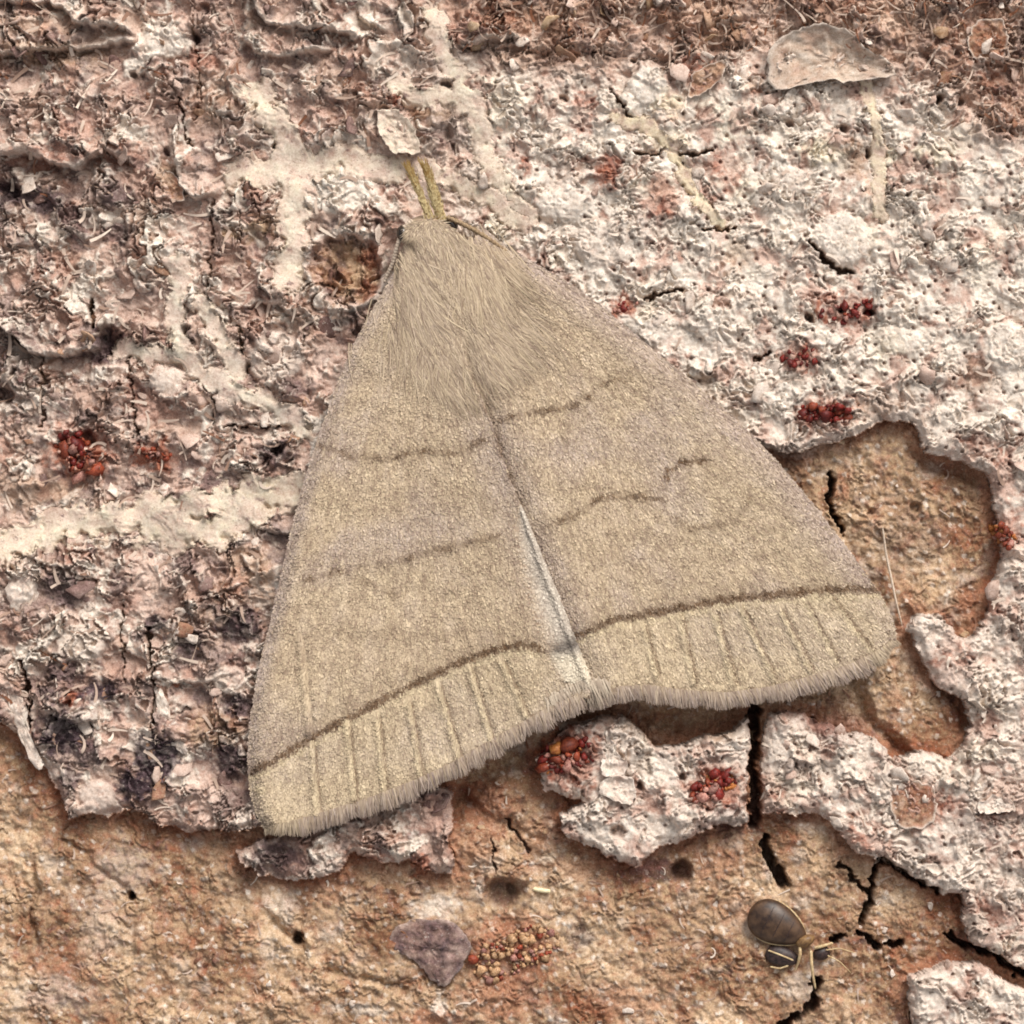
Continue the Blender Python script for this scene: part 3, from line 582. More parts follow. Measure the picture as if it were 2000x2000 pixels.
# ------------------------------------------------------------------ moth
def resample(pts, n):
    P = np.array(pts, float); d = np.r_[0, np.cumsum(np.hypot(*np.diff(P, axis=0).T))]; t = np.linspace(0, d[-1], n)
    # Catmull-like smoothing of the digitised line
    q = np.stack([np.interp(t, d, P[:, 0]), np.interp(t, d, P[:, 1])], 1)
    for _ in range(3): q[1:-1] = .25 * q[:-2] + .5 * q[1:-1] + .25 * q[2:]
    return q
def q3(l): return [(a / 1.932, 1000 + b / 1.932) for a, b in l]
def q4(l): return [(1000 + a / 1.932, 1000 + b / 1.932) for a, b in l]
SUB_L = dsp([(480, 1452), (530, 1425), (600, 1383), (680, 1340), (760, 1298), (850, 1255), (920, 1226), (980, 1212), (1045, 1228)])
SUB_R = dsp([(1080, 1200), (1150, 1168), (1250, 1150), (1350, 1131), (1450, 1121), (1550, 1111), (1610, 1109), (1655, 1112)])
VEIN_L = [q3(v) for v in ([(1175, 880), (1195, 1130)], [(1310, 800), (1335, 1080)], [(1420, 770), (1450, 1060)], [(1540, 720), (1600, 1080)], [(1650, 650), (1740, 960)], [(1770, 590), (1850, 850)], [(1290, 180), (1300, 760)], [(1700, 290), (1790, 520)], [(1460, 300), (1480, 680)], [(1130, 480), (1165, 820)], [(1890, 560), (1980, 760)])]
VEIN_R = [q4(v) for v in ([(490, 430), (540, 610)], [(630, 400), (680, 640)], [(760, 380), (830, 640)], [(860, 360), (980, 620)], [(1010, 370), (1120, 590)], [(1100, 340), (1220, 560)], [(1190, 310), (1350, 520)], [(380, 180), (410, 370)], [(760, 60), (920, 290)], [(1000, 120), (1080, 260)], [(560, 150), (620, 350)])]
LINES = [  # points, half width, strength
 (SUB_L, 8.5, 1.15), (SUB_R, 8.5, 1.15),
 (dsp([(575, 1092), (640, 1075), (690, 1066), (740, 1060), (790, 1040), (850, 1030), (940, 1008)]), 8, .42), (dsp([(1030, 990), (1090, 968), (1130, 936), (1180, 930), (1250, 942)]), 7, .5),
 (dsp([(1270, 975), (1300, 996), (1340, 990), (1395, 982), (1412, 935)]), 6, .34), (dsp([(1250, 915), (1256, 886), (1285, 870), (1330, 866)]), 6, .6), (dsp([(1330, 866), (1380, 900), (1410, 930)]), 6, .10),
 (dsp([(606, 838), (650, 852), (720, 862), (800, 848), (860, 852), (915, 826)]), 8, .45), (dsp([(945, 790), (980, 778), (1080, 766), (1135, 724), (1185, 700)]), 7, .45), (dsp([(1160, 700), (1180, 720), (1195, 690)]), 6, .5),
 (dsp([(690, 1060), (660, 1080), (700, 1100), (745, 1120)]), 8, .25), (dsp([(560, 1195), (700, 1192), (820, 1200), (900, 1192)]), 12, .16), (dsp([(880, 680), (915, 760), (950, 860), (985, 960)]), 9, .4),
 (TERM_L, 6, .5), (TERM_R, 6, .5)]
SUBL = np.array(SUB_L); SUBR = np.array(SUB_R)

def wing_parts(side):
    return (COSTA_L, TERM_L, INNER_L) if side < 0 else (COSTA_R, TERM_R, INNER_R)
THC = np.array([872., 580.]); THA = np.array([.297, .955]); THL = np.array([.955, -.297])
def wing_z(x, y, side):
    x = np.asarray(x, f32); y = np.asarray(y, f32)
    da = seg_dist(x, y, AXIS); dc = seg_dist(x, y, wing_parts(side)[0])
    z = 114 + 30 * np.exp(-(da / 150) ** 2) * (1 - .5 * sst(700, 1350, y)) - 24 * sst(0, 750, da) - 24 * (1 - sst(0, 42, dc)) ** 2
    for v in (VEIN_L if side < 0 else VEIN_R): z = z + (4.6 if v[0][1] > 1180 else 1.2) * np.exp(-(seg_dist(x, y, v) / 6.5) ** 2) - (2.6 if v[0][1] > 1180 else .3) * np.exp(-(seg_dist(x - 10, y, v) / 6) ** 2)
    z = z + 5 * fbm(x, y, 240, 3, .5, 201.) + 1.4 * fbm(x, y, 40, 2, .5, 203.)
    z = z - (16 * np.exp(-(seg_dist(x, y, INNER_R) / 34) ** 2) if side > 0 else -3 * np.exp(-(seg_dist(x, y, INNER_L) / 12) ** 2))
    return z
def pattern(x, y, side):
    x = np.asarray(x, f32); y = np.asarray(y, f32)
    jx = x + 11 * fbm(x, y, 15, 3, .75, 211.); jy = y + 11 * fbm(x, y, 15, 3, .75, 213.)
    dark = np.zeros_like(x); brk = .55 + .75 * sst(-.25, .25, fbm(x, y, 34, 2, .6, 223.))
    for pts, hw, st in LINES: dark = np.maximum(dark, min(1.25, st * 1.65) * np.exp(-(seg_dist(jx, jy, pts) / hw) ** 2) * (brk if st < 1 else np.minimum(1, brk + .3)))
    sub = SUBL if side < 0 else SUBR
    yl = np.interp(x, sub[:, 0], sub[:, 1]); below = sst(3, 12, jy - yl)
    if side < 0: dark = np.maximum(dark, .22 * sst(-70, -4, y - yl) * (1 - sst(-4, 4, y - yl)))
    else: dark = np.maximum(dark, .15 * sst(-60, -4, y - yl) * (1 - sst(-4, 4, y - yl)))
    dark *= (1 - below) * 1.0 + below * .8
    pale = .42 * below + .6 * np.exp(-((jy - yl - 13) / 6) ** 2) * below
    for v in (VEIN_L if side < 0 else VEIN_R):
        d = seg_dist(x, y, v); pale = np.maximum(pale, (.22 + .85 * below) * np.exp(-(d / 5.0) ** 2)); dark = np.maximum(dark, .78 * np.exp(-(seg_dist(x - 8, y, v) / 3.6) ** 2) * below)
    pale = pale + .35 * fbm(x, y, 130, 3, .5, 217.) * (1 - below)
    dc = seg_dist(x, y, wing_parts(side)[0]); grey = .75 * (1 - sst(6, 70 if side > 0 else 38, dc))
    di = seg_dist(x, y, wing_parts(side)[2]); grey = np.maximum(grey, .6 * (1 - sst(10, 90, di)) * sst(650, 900, y))
    grey = np.maximum(grey, .45 * sst(.0, .35, fbm(x, y, 200, 3, .5, 219.)))
    tip = np.hypot(x - 508, y - 1540) if side < 0 else np.hypot(x - 1735, y - 1180)
    pale = np.maximum(pale, 1.2 * np.exp(-(tip / 14) ** 2))
    return np.clip(dark, 0, 1), np.clip(pale, 0, 1), np.clip(grey, 0, 1)

def moth_material(name, membrane=False):
    m = NT(name); k = m.attr('k')
    col = m.mix(m.ramp(k, 0, 1), srgb('#937d69'), srgb('#d0ba9b'))
    col = m.mix(m.attr('g'), col, m.mix(k, srgb('#8e7b74'), srgb('#c2afa3')))
    col = m.mix(m.attr('p'), col, m.mix(k, srgb('#a8957a'), srgb('#decaa6')))
    col = m.mix(m.attr('d'), col, m.mix(k, srgb('#44301f'), srgb('#74583f')))
    m.l(col, m.b.inputs['Base Color']); m.rough(.6); m.spec(.22)
    return m.m
M['scale'] = moth_material('moth_scales')

moth = empty('moth', W(1000, 1000, 60))
tag(moth, 'triangular buff-brown moth with dark cross-lines resting flat on the bark', 'moth')
bpy.context.view_layer.update()

def coons(side, n=110, mres=110):
    c, t, i = wing_parts(side); Cc = resample(c, n); D = resample(i, n); T = resample(t, mres)
    s = np.linspace(0, 1, n)[:, None, None]; v = np.linspace(0, 1, mres)[None, :, None]
    B = Cc[0] + (D[0] - Cc[0]) * np.linspace(0, 1, mres)[:, None]
    P = (1 - v) * Cc[:, None] + v * D[:, None] + (1 - s) * B[None] + s * T[None] - ((1 - s) * (1 - v) * Cc[0] + (1 - s) * v * D[0] + s * (1 - v) * Cc[-1] + s * v * D[-1])
    return P
def grid_faces(n, m, off=0, flip=False):
    r, c = np.meshgrid(np.arange(n - 1), np.arange(m - 1), indexing='ij'); r = r.ravel(); c = c.ravel()
    q = np.stack([r * m + c, r * m + c + 1, (r + 1) * m + c + 1, (r + 1) * m + c], 1) + off
    return q[:, ::-1] if flip else q

def ribbons(name, P, wid, attrs, mat, parent, smooth=True, tip=.25):
    """P (n, k, 3) centre lines in pixel units (x, y, z): flat tapering blades"""
    n, k, _ = P.shape
    T = np.gradient(P[:, :, :2], axis=1); T /= np.maximum(np.linalg.norm(T, axis=2, keepdims=True), 1e-6)
    N = np.stack([-T[..., 1], T[..., 0]], -1)
    tt = np.linspace(0, 1, k)[None, :, None]; ww = (wid[:, None, None] * (1 - (1 - tip) * tt ** 1.5)) / 2
    A = P[:, :, :2] - N * ww; Bp = P[:, :, :2] + N * ww
    V = np.stack([WA(A[..., 0], A[..., 1], P[..., 2]), WA(Bp[..., 0], Bp[..., 1], P[..., 2])], 2).reshape(-1, 3)
    b = (np.arange(n) * k * 2)[:, None] + np.arange(k - 1)[None] * 2; b = b.ravel()
    Q = np.stack([b, b + 1, b + 3, b + 2], 1)
    at = {a: np.repeat(v, k * 2) if v.ndim == 1 else np.repeat(v, 2, axis=1).ravel() for a, v in attrs.items()}
    o = obj(name, mesh_np(name, V, Q, at, smooth), mat)
    if parent is not None: under(o, moth if parent is None else parent) if parent.type == 'EMPTY' else setattr(o, 'parent', parent)
    return o
def child(o, par, root):
    """mesh in world coordinates as a child of a part that itself sits under root"""
    o.parent = par; o.matrix_parent_inverse = root.matrix_basis.inverted() if par is root else (root.matrix_basis @ par.matrix_parent_inverse @ par.matrix_basis).inverted(); return o

WBASE = {-1: np.array([800., 470.]), 1: np.array([900., 420.])}
def scales(name, x, y, side, zoff, L, Wd, attrs, root_pt):
    n = len(x); d = np.stack([x, y], 1) - root_pt; d /= np.linalg.norm(d, axis=1, keepdims=True)
    a = R.normal(0, .17, n) + .5 * fbm(x.astype(f32), y.astype(f32), 30, 2, .5, 61.); d = np.stack([d[:, 0] * np.cos(a) - d[:, 1] * np.sin(a), d[:, 0] * np.sin(a) + d[:, 1] * np.cos(a)], 1)
    nn = np.stack([-d[:, 1], d[:, 0]], 1); p = np.stack([x, y], 1)
    z0 = zoff - .6; z1 = zoff + R.uniform(.1, 1.7, n) + 1.2 * (R.rand(n) > .95); roll = R.normal(0, .45, n)
    L = L * R.uniform(.7, 1.25, n); Wd = Wd * R.uniform(.75, 1.25, n)
    a_ = p - d * (L / 2)[:, None]; b_ = p + d * (L / 2)[:, None]
    V = np.stack([np.c_[a_ - nn * (Wd * .3)[:, None], z0], np.c_[a_ + nn * (Wd * .3)[:, None], z0], np.c_[b_ + nn * (Wd * .5)[:, None], z1 + roll], np.c_[b_ - nn * (Wd * .5)[:, None], z1 - roll]], 1).reshape(-1, 3)
    V = WA(V[:, 0], V[:, 1], V[:, 2]); i = np.arange(n) * 4
    return mesh_np(name, V, np.stack([i, i + 3, i + 2, i + 1], 1), {k: np.repeat(v, 4) for k, v in attrs.items()}, False)

for side in (-1, 1):
    P = coons(side); n, mm, _ = P.shape; px, py = P[..., 0].ravel(), P[..., 1].ravel()
    z = wing_z(px, py, side); d_, p_, g_ = pattern(px, py, side)
    top = WA(px, py, z); bot = WA(px, py, z - 5)
    V = np.concatenate([top, bot]); flip = side > 0
    Q = [grid_faces(n, mm, 0, flip), grid_faces(n, mm, n * mm, not flip)]
    rim = np.concatenate([np.arange(mm), np.arange(1, n) * mm + mm - 1, (n - 1) * mm + np.arange(mm - 2, -1, -1), np.arange(n - 2, 0, -1) * mm])
    r2 = np.roll(rim, -1); Q.append(np.stack([rim, r2, r2 + n * mm, rim + n * mm], 1))
    at = dict(k=np.tile(np.full(n * mm, .3), 2), d=np.tile(d_, 2), p=np.tile(p_ * .6, 2), g=np.tile(g_, 2))
    wing = under(obj('forewing', mesh_np('forewing', V, np.concatenate(Q), at), M['scale']), moth)
    # overlapping scales, too many to count
    c, t, i = wing_parts(side); poly = np.concatenate([resample(c, 60), resample(t, 60)[1:], resample(i, 60)[::-1]])
    lo, hi = poly.min(0), poly.max(0); N0 = 215000
    x = R.uniform(lo[0], hi[0], N0).astype(f32); y = R.uniform(lo[1], hi[1], N0).astype(f32)
    ok = inside(x, y, poly); x, y = x[ok], y[ok]
    d_, p_, g_ = pattern(x + R.normal(0, 1.8, len(x)).astype(f32), y + R.normal(0, 1.8, len(x)).astype(f32), side); zz = wing_z(x, y, side)
    wb = WBASE[side]; rr_ = np.hypot(x - wb[0], y - wb[1]).astype(f32); th_ = (np.arctan2(y - wb[1], x - wb[0]) * 700).astype(f32)
    st_ = fbm(rr_ * f32(.28), th_, 9, 3, .6, 5.); mo_ = fbm(rr_ * f32(.5), th_, 34, 3, .6, 9.)
    kk = np.clip(.5 + .22 * R.normal(0, 1, len(x)) + .55 * st_ + .35 * mo_, 0, 1); g_ = np.clip(g_ + .5 * np.maximum(0, mo_ + .05), 0, 1)
    d_ = np.maximum(d_, .4 * (R.rand(len(x)) > .94)); p_ = np.maximum(p_, .6 * (R.rand(len(x)) > .965))
    me = scales('wing_scales', x, y, side, zz, 11.5, 3.0, dict(k=kk, d=d_ * R.uniform(.7, 1.1, len(x)), p=p_ * R.uniform(.5, 1.2, len(x)), g=g_ * R.uniform(.5, 1.2, len(x))), WBASE[side])
    o = tag(child(obj('wing_scales', me, M['scale']), wing, moth), kind='stuff')
    # fringe of fine hairs along the outer edge
    T = resample(t, 400); nf = 6000; u = R.uniform(0, 399, nf); a = u.astype(int).clip(0, 398); fr = (u - a)[:, None]
    rt = T[a] * (1 - fr) + T[a + 1] * fr; dr = rt - WBASE[side]; dr /= np.linalg.norm(dr, axis=1, keepdims=True)
    tg = T[np.minimum(a + 1, 399)] - T[a]; tg /= np.linalg.norm(tg, axis=1, keepdims=True); nrm = np.stack([tg[:, 1], -tg[:, 0]], 1) if side > 0 else np.stack([-tg[:, 1], tg[:, 0]], 1)
    nrm *= np.sign((nrm * dr).sum(1))[:, None]; dr = .6 * dr + .4 * nrm + R.normal(0, .15, (nf, 2)) + .35 * fbm(rt[:, 0].astype(f32), rt[:, 1].astype(f32), 22, 2, .5, 8.)[:, None]; dr /= np.linalg.norm(dr, axis=1, keepdims=True)
    Lf = R.uniform(14, 34, nf) * (.45 + .55 * sst(2, 34, u)) * (1 + .5 * fbm(rt[:, 0].astype(f32), rt[:, 1].astype(f32), 26, 3, .6, 77.)); tt = np.linspace(-.06, 1, 4)
    xy = rt[:, None] + dr[:, None] * (Lf[:, None] * tt)[..., None]
    zb = wing_z(rt[:, 0], rt[:, 1], side); zf = zb[:, None] + 2 + R.uniform(-5, 1, nf)[:, None] - 7 * np.maximum(tt, 0)[None] ** 2 + 0 * xy[..., 0]
    Pf = np.concatenate([xy, zf[..., None]], 2)
    gk = np.clip(.6 + .3 * R.normal(0, 1, nf), 0, 1)
    o = ribbons('fringe', Pf, R.uniform(1.6, 3.2, nf), dict(k=gk, d=np.clip(R.normal(.10, .12, nf)[:, None] + np.linspace(.12, .1, 4)[None], 0, 1), p=np.clip(.5 * (u < 40) + R.normal(0, .1, nf), 0, 1), g=np.clip(R.normal(.55, .2, nf)[:, None] + np.linspace(-.15, .3, 4)[None], 0, 1)), M['scale'], None)
    tag(child(o, wing, moth), kind='stuff')

# pale hindwing edge showing between the forewings
ha = resample(dsp([(980, 950), (962, 1000), (968, 1080), (988, 1160), (1014, 1230), (1042, 1286), (1064, 1320)]), 90); hb_ = resample(dsp([(984, 960), (1010, 1020), (1034, 1078), (1058, 1136), (1082, 1198), (1102, 1250), (1122, 1306)]), 90)
tt = np.linspace(0, 1, 14)[None, :, None]; P = ha[:, None] * (1 - tt) + hb_[:, None] * tt; px, py = P[..., 0].ravel(), P[..., 1].ravel()
def hind_z(px, py, t): return wing_z(px, py, -1) - 1.5 + 4 * sst(0, .4, t) + 4.5 * np.exp(-((t - .9) / .08) ** 2) - 16 * sst(1322, 1356, np.asarray(py))
def hind_pat(px, py):
    s = (py - 980) / 390; band = np.exp(-((py - (1262 - .25 * (px - 1090))) / 17) ** 2)
    return np.clip(band * .8, 0, 1), np.clip(.1 + .75 * sst(1262, 1285, py), 0, 1)
tv = np.tile(np.linspace(0, 1, 14), 90); dd, pp = hind_pat(px, py)
hm = NT('hindwing_scales'); k_ = hm.attr('k'); hc_ = hm.mix(hm.attr('p'), hm.mix(k_, srgb('#a59689'), srgb('#d2c5b4')), hm.mix(k_, srgb('#c6b79f'), srgb('#ebdcc2'))); hc_ = hm.mix(hm.attr('d'), hc_, srgb('#4a3f38')); hc_ = hm.mix(hm.attr('m'), hc_, hm.mix(k_, srgb('#9a806b'), srgb('#d0b99c')))
hm.l(hc_, hm.b.inputs['Base Color']); hm.rough(.5); hm.spec(.32)
hz = hind_z(px, py, tv)
V = np.concatenate([WA(px, py, hz), WA(px, py, hz - 4)]); Q = [grid_faces(90, 14, 0, True), grid_faces(90, 14, 90 * 14, False)]
rim = np.concatenate([np.arange(14), np.arange(1, 90) * 14 + 13, 89 * 14 + np.arange(12, -1, -1), np.arange(88, 0, -1) * 14]); r2 = np.roll(rim, -1); Q.append(np.stack([rim, r2, r2 + 1260, rim + 1260], 1))
hind = under(obj('hindwing', mesh_np('hindwing', V, np.concatenate(Q), dict(k=np.tile(np.full(1260, .5), 2), d=np.tile(dd, 2), p=np.tile(pp, 2), m=np.tile(1 - sst(.1, .75 - .3 * sst(1250, 1275, py), tv), 2))), hm.m), moth)
hind['label'] = 'pale grey strip of hindwing between the forewings'
ns = 5200; u = R.uniform(0, 88.9, ns); v = R.uniform(0, 1, ns); a = u.astype(int); fr = (u - a)[:, None]
A_ = ha[a] * (1 - fr) + ha[a + 1] * fr; B_ = hb_[a] * (1 - fr) + hb_[a + 1] * fr; pt = A_ * (1 - v[:, None]) + B_ * v[:, None]
dd, pp = hind_pat(pt[:, 0], pt[:, 1])
tag(child(obj('wing_scales', scales('wing_scales', pt[:, 0], pt[:, 1], -1, hind_z(pt[:, 0], pt[:, 1], v), 10, 4.6, dict(k=R.rand(ns), d=dd, p=pp, m=np.clip((1 - sst(.1, .75 - .3 * sst(1250, 1275, pt[:, 1]), v)) * R.uniform(.7, 1.3, ns), 0, 1)), WBASE[-1]), hm.m), hind, moth), kind='stuff')

T = resample(dsp([(1035, 1322), (1072, 1304), (1105, 1288), (1150, 1292)]), 60); nf = 420; u = R.uniform(0, 58.9, nf); a = u.astype(int); rt = T[a] + R.normal(0, 3, (nf, 2)); dr = np.stack([.35 + R.normal(0, .16, nf), np.ones(nf)], 1); dr /= np.linalg.norm(dr, axis=1, keepdims=True)
Lf = R.uniform(18, 46, nf); tt = np.linspace(-.2, 1, 4); xy = rt[:, None] + dr[:, None] * (Lf[:, None] * tt)[..., None]
zf = (wing_z(rt[:, 0], rt[:, 1], -1) + 2 + R.uniform(-5, 3, nf))[:, None] - 16 * np.maximum(tt, 0)[None] ** 2
o = ribbons('fringe', np.concatenate([xy, zf[..., None]], 2), R.uniform(2.4, 4.6, nf), dict(k=R.rand(nf), d=np.zeros(nf), p=np.full(nf, .3), m=np.full(nf, .45)), hm.m, None)
tag(child(o, hind, moth), kind='stuff')

# thorax, head and their hair
def ell(x, y): return (((x - THC[0]) * THA[0] + (y - THC[1]) * THA[1]) / 128) ** 2 + (((x - THC[0]) * THL[0] + (y - THC[1]) * THL[1]) / 92) ** 2
def head_q(x, y): return ((x - 836) / 48) ** 2 + ((y - 452) / 34) ** 2
def top_z(x, y):
    x = np.asarray(x, f32); y = np.asarray(y, f32)
    sd_ = np.where((x - THC[0]) * THL[0] + (y - THC[1]) * THL[1] > 0, 1, -1)
    wz = np.where(sd_ > 0, wing_z(x, y, 1), wing_z(x, y, -1))
    th = 124 + 17 * np.sqrt(np.maximum(1 - ell(x, y), 0)); th = np.where(ell(x, y) < 1, th, 0)
    hd = 92 + 50 * np.sqrt(np.maximum(1 - head_q(x, y), 0)); hd = np.where(head_q(x, y) < 1, hd, 0)
    return np.maximum(np.maximum(wz, th), hd)
def dome(name, cx, cy, rx, ry, ang, z0, h, k, g, depth):
    nr, na = 26, 64; V = []; 
    for i in range(nr):
        ph = math.pi / 2 * (1 - i / (nr - 1) * 1.55)
        for j in range(na):
            th = 2 * math.pi * j / na; ex, ey = math.cos(ph) * math.cos(th) * rx, math.cos(ph) * math.sin(th) * ry
            V.append((cx + ex * math.cos(ang) - ey * math.sin(ang), cy + ex * math.sin(ang) + ey * math.cos(ang), z0 + math.sin(ph) * (h if ph > 0 else depth)))
    V = np.array(V); Q = []
    for i in range(nr - 1):
        for j in range(na): Q.append((i * na + j, i * na + (j + 1) % na, (i + 1) * na + (j + 1) % na, (i + 1) * na + j))
    n = len(V); return mesh_np(name, WA(V[:, 0], V[:, 1], V[:, 2]), np.array(Q), dict(k=np.full(n, k), d=np.zeros(n), p=np.zeros(n), g=np.full(n, g)))
thorax = under(obj('thorax', dome('thorax', THC[0], THC[1], 128, 92, math.atan2(THA[1], THA[0]), 121, 17, .3, .1, 110), M['scale']), moth)
head = under(obj('head', dome('head', 836, 452, 46, 33, 0, 90, 49, .35, .1, 40), M['scale']), moth)
def hairs(n, sampler, dirf, lmin, lmax, lift, wid, name, par, g=.05, pale=.15, dk=.06):
    x, y = sampler(n); n = len(x); d = dirf(x, y) + R.normal(0, .13, (n, 2)); d /= np.linalg.norm(d, axis=1, keepdims=True)
    L = R.uniform(lmin, lmax, n); tt = np.linspace(0, 1, 5); cl = fbm(x.astype(f32), y.astype(f32), 22, 2, .6, 401.); d = d + np.stack([.5 * cl, .2 * cl], 1); d /= np.linalg.norm(d, axis=1, keepdims=True); bend = R.normal(0, .12, n)
    nn = np.stack([-d[:, 1], d[:, 0]], 1)
    xy = np.stack([x, y], 1)[:, None] + d[:, None] * (L[:, None] * tt)[..., None] + nn[:, None] * (bend[:, None] * L[:, None] * tt ** 2)[..., None]
    z = top_z(xy[..., 0].ravel(), xy[..., 1].ravel()).reshape(n, 5)
    z = np.maximum.accumulate(z[:, ::-1], axis=1)[:, ::-1] * .0 + z + (np.sin(np.pi * (.08 + .8 * tt)) * 1.0)[None] * R.uniform(.3, 1, n)[:, None] * lift + 1
    o = ribbons(name, np.concatenate([xy, z[..., None]], 2), R.uniform(.7, 1.2, n) * wid, dict(k=np.clip(R.normal(.5, .33, n), 0, 1), d=np.clip(R.normal(dk, .12, n) + .5 * np.maximum(0, -cl - .05), 0, 1), p=np.clip(R.normal(pale, .2, n), 0, 1), g=np.clip(R.normal(g, .1, n), 0, 1)), M['scale'], None, tip=.12)
    return tag(child(o, par, moth), kind='stuff')
def th_sample(n):
    a = R.uniform(0, 2 * np.pi, n); r = np.sqrt(R.uniform(0, 1, n)) * 1.06; e = np.outer(r * np.cos(a) * 132, THA) + np.outer(r * np.sin(a) * 96, THL) + THC
    return e[:, 0], e[:, 1]
def th_dir(x, y):
    u = ((x - THC[0]) * THL[0] + (y - THC[1]) * THL[1]) / 118; v = ((x - THC[0]) * THA[0] + (y - THC[1]) * THA[1]) / 150
    sp = np.where(u > 0, .85 * u, .25 + .1 * u) * (1 + .3 * v)
    return THA[None] + sp[:, None] * THL[None]
hairs(7000, th_sample, th_dir, 16, 62, 3.5, 2.2, 'hair', thorax, g=.25, dk=.08)
def th_wide(n):
    a = R.uniform(-1.5, 1.5, n); r = R.uniform(.75, 1.5, n); e = np.outer(r * np.cos(a) * 128, THA) + np.outer(r * np.sin(a) * 92, THL) + THC
    k_ = (seg_dist(e[:, 0].astype(f32), e[:, 1].astype(f32), COSTA_L) > 40) & (seg_dist(e[:, 0].astype(f32), e[:, 1].astype(f32), COSTA_R) > 40)
    k_ &= inside(e[:, 0].astype(f32), e[:, 1].astype(f32), MOTH); return e[k_, 0], e[k_, 1]
hairs(2800, th_wide, th_dir, 26, 84, 2.5, 2.0, 'hair', thorax, g=.2, dk=.08)
def teg(cx, cy, rx, ry):
    return lambda n: (cx + R.normal(0, rx, n), cy + R.normal(0, ry, n))
hairs(700, teg(812, 560, 14, 24), lambda x, y: np.stack([.38 + .010 * (x - 800), 1 + 0 * x], 1), 55, 130, 4, 2.6, 'hair', thorax, g=.3)
hairs(1000, teg(936, 520, 24, 24), lambda x, y: np.stack([.35 + .009 * (x - 930), .9 + 0 * x], 1), 55, 145, 4, 2.4, 'hair', thorax, g=.15)
hairs(1500, teg(900, 650, 60, 26), lambda x, y: np.stack([np.clip(.3 + .012 * (x - 905), -.05, .9), 1 + 0 * x], 1), 45, 115, 3, 2.2, 'hair', thorax, g=.25)
def hd_sample(n):
    a = R.uniform(0, 2 * np.pi, n); r = np.sqrt(R.uniform(0, 1, n)); return 838 + r * np.cos(a) * 44, 456 + r * np.sin(a) * 28
hairs(1500, hd_sample, lambda x, y: np.stack([(x - 836) / 45 * .7, (y - 448) / 40 + .55], 1), 9, 22, 3, 2.2, 'hair', head, g=.2)

def tube(name, pts, rad, mat, sides=8, attrs=None, beads=0):
    P = np.array(pts, float); n = len(P)
    d = np.r_[0, np.cumsum(np.linalg.norm(np.diff(P, axis=0), axis=1))]; m_ = max(24, beads * 4); t = np.linspace(0, d[-1], m_)
    Q_ = np.stack([np.interp(t, d, P[:, i]) for i in range(3)], 1)
    for _ in range(4): Q_[1:-1] = .25 * Q_[:-2] + .5 * Q_[1:-1] + .25 * Q_[2:]
    r = np.interp(t, d, rad)
    if beads: r = r * (1 + .16 * np.sin(np.linspace(0, beads * 2 * np.pi, m_)))
    r[0] *= .3; r[-1] *= .3
    T = np.gradient(Q_, axis=0); T /= np.linalg.norm(T, axis=1, keepdims=True)
    U = np.cross(T, [0, 0, 1.0]); U /= np.maximum(np.linalg.norm(U, axis=1, keepdims=True), 1e-6); Vv = np.cross(U, T)
    a = np.arange(sides) / sides * 2 * np.pi
    X = Q_[:, None] + r[:, None, None] * (np.cos(a)[None, :, None] * U[:, None] + np.sin(a)[None, :, None] * Vv[:, None])
    X = X.reshape(-1, 3); F_ = []
    for i in range(m_ - 1):
        for j in range(sides): F_.append((i * sides + j, i * sides + (j + 1) % sides, (i + 1) * sides + (j + 1) % sides, (i + 1) * sides + j))
    at = {'t': np.repeat(np.linspace(0, 1, m_), sides)}
    return mesh_np(name, WA(X[:, 0], X[:, 1], X[:, 2]), np.array(F_), at)
pm = NT('palp_scales'); pc = pm.mix(pm.ramp(pm.noise(.06, 3), .35, .65), srgb('#8f7449'), srgb('#dcc794')); pc = pm.mix(pm.ramp(pm.attr('t'), .5, 1, 0, .85), pc, srgb('#8a6526')); pm.l(pc, pm.b.inputs['Base Color']); pm.rough(.5); pm.bump(pm.noise(.04, 3), 1e-5, .6)
M['palp'] = pm.m
M['antenna'] = simple('antenna_scales', '#6b543f', '#a08868', .05, .6, .3)
M['antenna_pale'] = simple('pale_antenna_scales', '#b09a86', '#d6c4b0', .05, .6, .3)
M['eye'] = simple('compound_eye', '#17100c', '#2e221a', .1, .18, .6)
